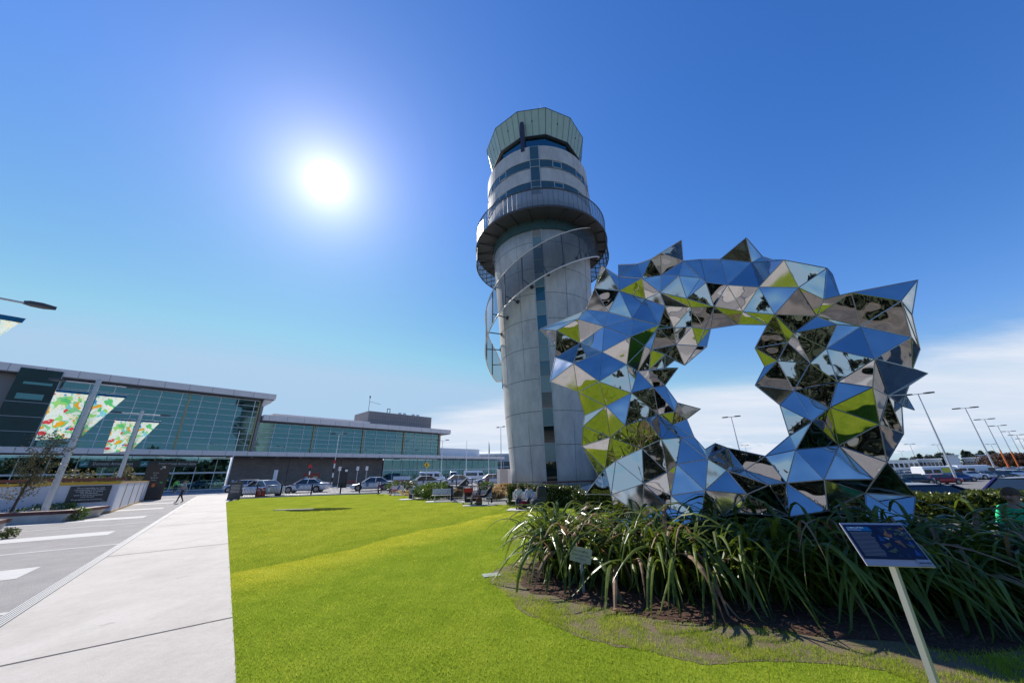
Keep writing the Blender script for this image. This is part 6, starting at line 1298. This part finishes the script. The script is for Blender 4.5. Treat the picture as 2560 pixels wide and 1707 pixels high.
def standing(stride=.0, armf=.0, lean=0.0):
    return dict(pelvis=(0, 0, .94), waist=(0, -lean*.3, 1.12), chest=(0, -lean, 1.34), neck=(0, -lean, 1.50), head=(0, -lean-.02, 1.60), crown=(0, -lean-.01, 1.69), shL=(.19, -lean, 1.42), shR=(-.19, -lean, 1.42), elL=(.27, armf, 1.14), elR=(-.27, -armf, 1.14), wrL=(.27, armf*2-.06, .90), wrR=(-.27, -armf*2-.06, .90), haL=(.27, armf*2-.09, .82), haR=(-.27, -armf*2-.09, .82),
        hiL=(.09, 0, .88), hiR=(-.09, 0, .88), knL=(.10, -stride*.5-.02, .49), knR=(-.10, stride*.3-.03, .49), anL=(.10, -stride, .08), anR=(-.10, stride, .10), toL=(.11, -stride-.16, .04), toR=(-.11, stride-.15, .04))
def sitting(lean=.0, legs=.42, spread=.08, headf=.0, up=0.0, armz=.62, army=-.28):
    """facing -y, seat at .47"""
    return dict(pelvis=(0, 0, .56), waist=(0, -lean*.3, .74), chest=(0, -lean*.75, .95), neck=(0, -lean-.0-headf*.4, 1.11), head=(0, -lean-headf, 1.21), crown=(0, -lean-headf*1.2, 1.30), shL=(.18, -lean*.75, 1.03), shR=(-.18, -lean*.75, 1.03), elL=(.24, -lean-.08, .80), elR=(-.24, -lean-.08, .80), wrL=(.12, army-lean*.6, armz), wrR=(-.12, army-lean*.6, armz), haL=(.07, army-.05-lean*.6, armz-.02), haR=(-.07, army-.05-lean*.6, armz-.02),
        hiL=(.09, -.04, .55), hiR=(-.09, -.04, .55), knL=(spread, -legs, .52+up), knR=(-spread, -legs, .52+up), anL=(spread, -legs-.06-up*.3, .09+up*1.6), anR=(-spread, -legs-.02-up*.3, .09+up*1.6), toL=(spread, -legs-.22, .05+up*1.6), toR=(-spread, -legs-.18, .05+up*1.6))
def V2(p, z=0): return Vector((p[0], p[1], z))
person(gp(448, 1257), R_(-50)+R_(8), standing(.22, .16), 'person in grey striped jumper and dark trousers walking toward the viewer on the path', (.22, .21, .22), (.025, .02, .03), hair=(.15, .09, .05))
person(TP(5.6, 6.5, 0), R_(40), standing(.1, .1), 'person in a fluorescent green vest and dark trousers at the entrance doors', (.30, .75, .10), (.02, .02, .025), scale=1.08)
person(gp(577, 1223, -.03), R_(75), standing(.05, .2), 'person in white shirt and black trousers standing by the left end of the grey wall', (.62, .64, .72), (.015, .015, .02), scale=1.05)
def seat(b, rz, off): return V2(b)+Matrix.Rotation(rz, 3, 'Z') @ Vector((off, 0, 0))
person(gp(956, 1236.5), R_(-60), sitting(.45, .4, headf=.16), 'person in purple top and white cycle helmet bent forward at the bench', (.12, .04, .14), (.03, .03, .02), hair=(.6, .58, .6))
person(gp(993, 1237.5), R_(-66), sitting(-.25, .62, .10, .02), 'grey haired person in blue shirt and red trousers leaning back with legs stretched', (.14, .18, .38), (.42, .03, .07), hair=(.42, .40, .38))
person(gp(982, 1234), R_(-40), sitting(.05, .42), 'fair haired person in a yellowish top beyond the blue shirted sitter', (.42, .38, .18), (.10, .12, .22), hair=(.32, .24, .14))
person(seat(B2, R_(70), .0), R_(-72), sitting(.42, .42, headf=.22), 'person in white shirt hunched forward over the knees on the profile bench', (.55, .54, .56), (.02, .03, .06), hair=(.10, .03, .03))
person(seat(B4, R_(6), .38), R_(6)-R_(78), sitting(-.36, .62, .1, .06, .04, .66), 'grey haired person in black top reclining with legs stretched toward the trolley', (.03, .03, .03), (.035, .025, .025), hair=(.30, .28, .26))
person(seat(B4, R_(6), -.05), R_(6)-R_(70), sitting(-.05, .5, .1, .05, .12), 'dark haired person with bare raised knees beside the reclining one', (.05, .05, .07), (.42, .24, .17), hair=(.04, .025, .02))
person(seat(B5, R_(-8), -.38), R_(-8), sitting(.08, .42, headf=.05), 'person in white vest with hair tied back at the left of the two travellers', (.62, .62, .62), (.03, .04, .09), sleeves=False, hair=(.22, .12, .07))
person(seat(B5, R_(-8), .16), R_(-8)+R_(8), sitting(.10, .42, headf=.08), 'person in pale blue shirt looking down, right of the two travellers', (.50, .54, .68), (.03, .03, .04), hair=(.05, .03, .02))
person(seat(BG, R_(-50), .12), R_(-50)+R_(-25), sitting(-.02, .42, headf=.03, armz=.70, army=-.32), 'person in a bright green tee shirt sitting at the right edge behind the flax', (.02, .62, .24), (.10, .09, .10), sleeves=False, hair=(.12, .07, .04), scale=1.2)
# luggage
lt_ = E('luggage_trolley', gp(1169, 1262), R_(10), 'luggage trolley with red handle board loaded with dark bags', 'luggage trolley'); m = MB()
for x in (-.28, .28): m.tube((x, -.05, .1), (x, -.05, 1.0), .02); m.tube((x, -.05, .12), (x, .75, .16), .02)
m.tube((-.28, -.05, 1.0), (.28, -.05, 1.0), .02); m.box((0, .35, .15), (.56, .8, .03)); m.build('frame', M['steel'], lt_)
MB().box((0, -.08, .83), (.56, .04, .24)).build('red_board', M['red'], lt_)
for x in (-.26, .26): t = MB(); t.tube((x-.02, 0, .06), (x+.02, 0, .06), .06, n=10); t.build('wheel', M['tyre'], lt_); t = MB(); t.tube((x-.02, .7, .08), (x+.02, .7, .08), .08, n=10); t.build('wheel', M['tyre'], lt_)
def bag(loc, s, c, lb, name='bag', rz=0, cat='bag'):
    m = MB(); w_, d_, h_ = s; m.loft([[Vector((x*w_/2*k, y*d_/2*k, z*h_)) for x, y in ((-1, -.7), (-.7, -1), (.7, -1), (1, -.7), (1, .7), (.7, 1), (-.7, 1), (-1, .7))] for z, k in ((0, .9), (.08, 1), (.6, 1), (.88, .9), (1, .6))])
    r = m.build(name, cloth(c)); r.location = loc; r.rotation_euler = (0, 0, rz); h = MB(); h.tube((-.08, 0, h_), (-.06, 0, h_+.07), .012); h.tube((.08, 0, h_), (.06, 0, h_+.07), .012); h.tube((-.06, 0, h_+.07), (.06, 0, h_+.07), .012); h.build('handle', M['dark'], r)
    f = MB(); f.box((0, -d_*.5, h_*.35), (w_*.7, .04, h_*.4)); f.build('pocket', M['dgrey'], r); return tag(r, lb, cat)
g = gp(1169, 1262)
bag(g+Vector((.03, .28, .17)), (.55, .40, .62), (.03, .02, .02), 'big black suitcase standing on the luggage trolley', 'suitcase', R_(10), 'suitcase'); bag(g+Vector((.4, .45, .17)), (.28, .3, .42), (.02, .02, .025), 'black bag squeezed beside the suitcase on the trolley', rz=.4)
bag(gp(1199, 1262.5)+Vector((0, -.3, .03)), (.34, .24, .42), (.16, .04, .02), 'rusty red rucksack standing under the reclining pair bench', 'rucksack', .2, 'rucksack')
bag(gp(1030, 1246)+Vector((0, -.2, .03)), (.42, .3, .5), (.04, .05, .08), 'slate blue rucksack on the ground in front of the hunched reader', 'rucksack', .3, 'rucksack')
bag(seat(B2, R_(70), .45)+Vector((.1, .1, .47)), (.4, .3, .34), (.10, .01, .02), 'dark red bag on the bench behind the hunched reader')
bag(gp(1308, 1273), (.45, .32, .40), (.40, .02, .04), 'bright red rucksack lying before the two travellers', 'rucksack', .5, 'rucksack')
bag(seat(B5, R_(-8), .80)+Vector((0, -.2, 0)), (.5, .4, 1.1), (.05, .05, .045), 'tall dark hiking pack leaning at the right of the two travellers', 'hiking_pack', .1, 'rucksack')
bag(seat(B5, R_(-8), .45)+Vector((.0, -.55, 0)), (.5, .4, .5), (.05, .06, .06), 'charcoal pack at the feet of the pale blue shirted traveller', 'hiking_pack', .4, 'rucksack')
# ================================================================== shrubs and hedges in the middle distance
def S(px, py, r_, hgt, w_, lb, m_='hedge', **k): a_ = azel(px, py)[0]; return shrub(k.pop('name', 'shrub'), pol(a_, r_), (w_/2, w_/2*k.pop('dp', .8), hgt*.5), k.pop('n', 1500), k.pop('ls', .075), m_, lb, 'shrub', k.pop('group', None), seed=k.pop('seed', 7), flowers=k.pop('flowers', 0), tuss=k.pop('tuss', False))
S(985, 1225, 43, 1.2, 1.9, 'low green shrub at the railing behind the leaning couple', 'shrub', seed=50)
S(1018, 1222, 40, 1.25, 2.6, 'broad leafy green shrub right of the couple', 'hedge', seed=51, n=2200)
S(1083, 1240, 29.5, 1.25, 2.9, 'big round glossy shrub behind the empty bench', 'shrub', seed=52, n=3200, flowers=60)
S(1218, 1222, 33, 1.1, 1.6, 'yellow green shrub behind the reclining pair', 'shrub', seed=53)
for k, (px, r_, h_, w_) in enumerate([(1060, 33, .8, 2.6), (1100, 32, .75, 1.7), (1140, 31, .8, 1.6), (1078, 34, 1.0, 1.6), (1236, 27, .8, 1.4), (1254, 30, .9, 1.3), (1265, 34, 1.1, 1.6)]):
    S(px, 1235, r_, h_*1.3, w_, ['straw coloured tussock grass left of the round glossy shrub', 'straw tussock tuft right behind the empty bench', 'straw tussock seen through the short railing', 'tall straw tussock rising behind the round glossy shrub', 'straw tussock right of the reclining pair', 'small straw tussock beside the dark hedge end', 'orange straw tussock at the grey cabinet foot'][k], 'tus', tuss=True, n=700, seed=60+k, name='tussock', group='straw tussocks in the planted bed')
cb_ = E('planted_bed_stone', pol(azel(1145, 1230)[0], 31), .4, 'dark leaning carved stone behind the short railing', 'stone'); MB().hexa([(-.5, -.1, .2), (.4, -.1, 0), (.4, .1, 0), (-.5, .1, .2), (-.1, -.08, .75), (.75, -.08, 1.45), (.75, .08, 1.45), (-.1, .08, .75)]).build('block', mat('dark_stone', (.05, .045, .04), .7, var=.2), cb_)
def hedge(a, b, w_, h_, n, lb, seed, ls=.07, m_='hedge', fl=0, wave=.12):
    a, b = Vector(a), Vector(b); d = (b-a).normalized(); nn = Vector((-d.y, d.x, 0)); L_ = (b-a).length; r = E('hedge', a, 0, lb, 'hedge')
    def sp(rr):
        t = rr.random()*L_; q = rr.random(); hh = h_*(1+wave*noise.noise(Vector((t*.8, seed, 0)))*2)
        if q < .45: y, z = -w_/2+rr.gauss(0, .05)+rr.random()*.12, rr.random()*hh
        elif q < .9: y, z = rr.uniform(-w_/2, w_/2), hh-rr.random()**2*.22
        else: y, z = rr.uniform(-w_/2, w_/2), rr.random()*hh
        return d*t+nn*y+Vector((0, 0, z))
    mb = MB(); leafcloud(mb, n, sp, ls, seed, 1.6); mb.build('foliage', M[m_], r)
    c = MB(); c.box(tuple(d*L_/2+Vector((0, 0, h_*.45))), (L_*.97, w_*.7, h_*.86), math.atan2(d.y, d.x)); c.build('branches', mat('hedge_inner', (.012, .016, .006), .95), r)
    if fl: f = MB(); leafcloud(f, fl, sp, .05, seed+5, 1.0); f.build('blossom', M['flower'], r)
    return r
hedge(pol(-.6, 22.4), pol(4.0, 21.6), 1.3, 1.0, 6500, 'dark glossy hedge with white buds behind the two travellers', 71, .06, fl=260)
hedge(pol(3.2, 21.2), pol(9.5, 20.6), 1.3, 1.02, 7000, 'flowering hedge right of the travellers before the tower foot', 72, .06, fl=420)
hedge(pol(9.4, 18.4), pol(15.5, 17.6), 1.2, .95, 5000, 'looser budded hedge running toward the sculpture', 73, .06, fl=300, wave=.3)
hedge(pol(40.0, 12.2), pol(50, 11.4), 1.4, 1.18, 26000, 'sunlit hedge with glossy leaves between flax and car park', 74, .042, fl=160)
hedge(pol(49.8, 11.5), pol(62, 11.6), 1.4, 1.2, 24000, 'right end of the glossy hedge behind the green shirted person', 75, .042, fl=140)
hedge(pol(22, 13.5), pol(40, 12.4), 1.3, 1.0, 6000, 'dark hedge hidden behind the foot of the sculpture', 76, .07)
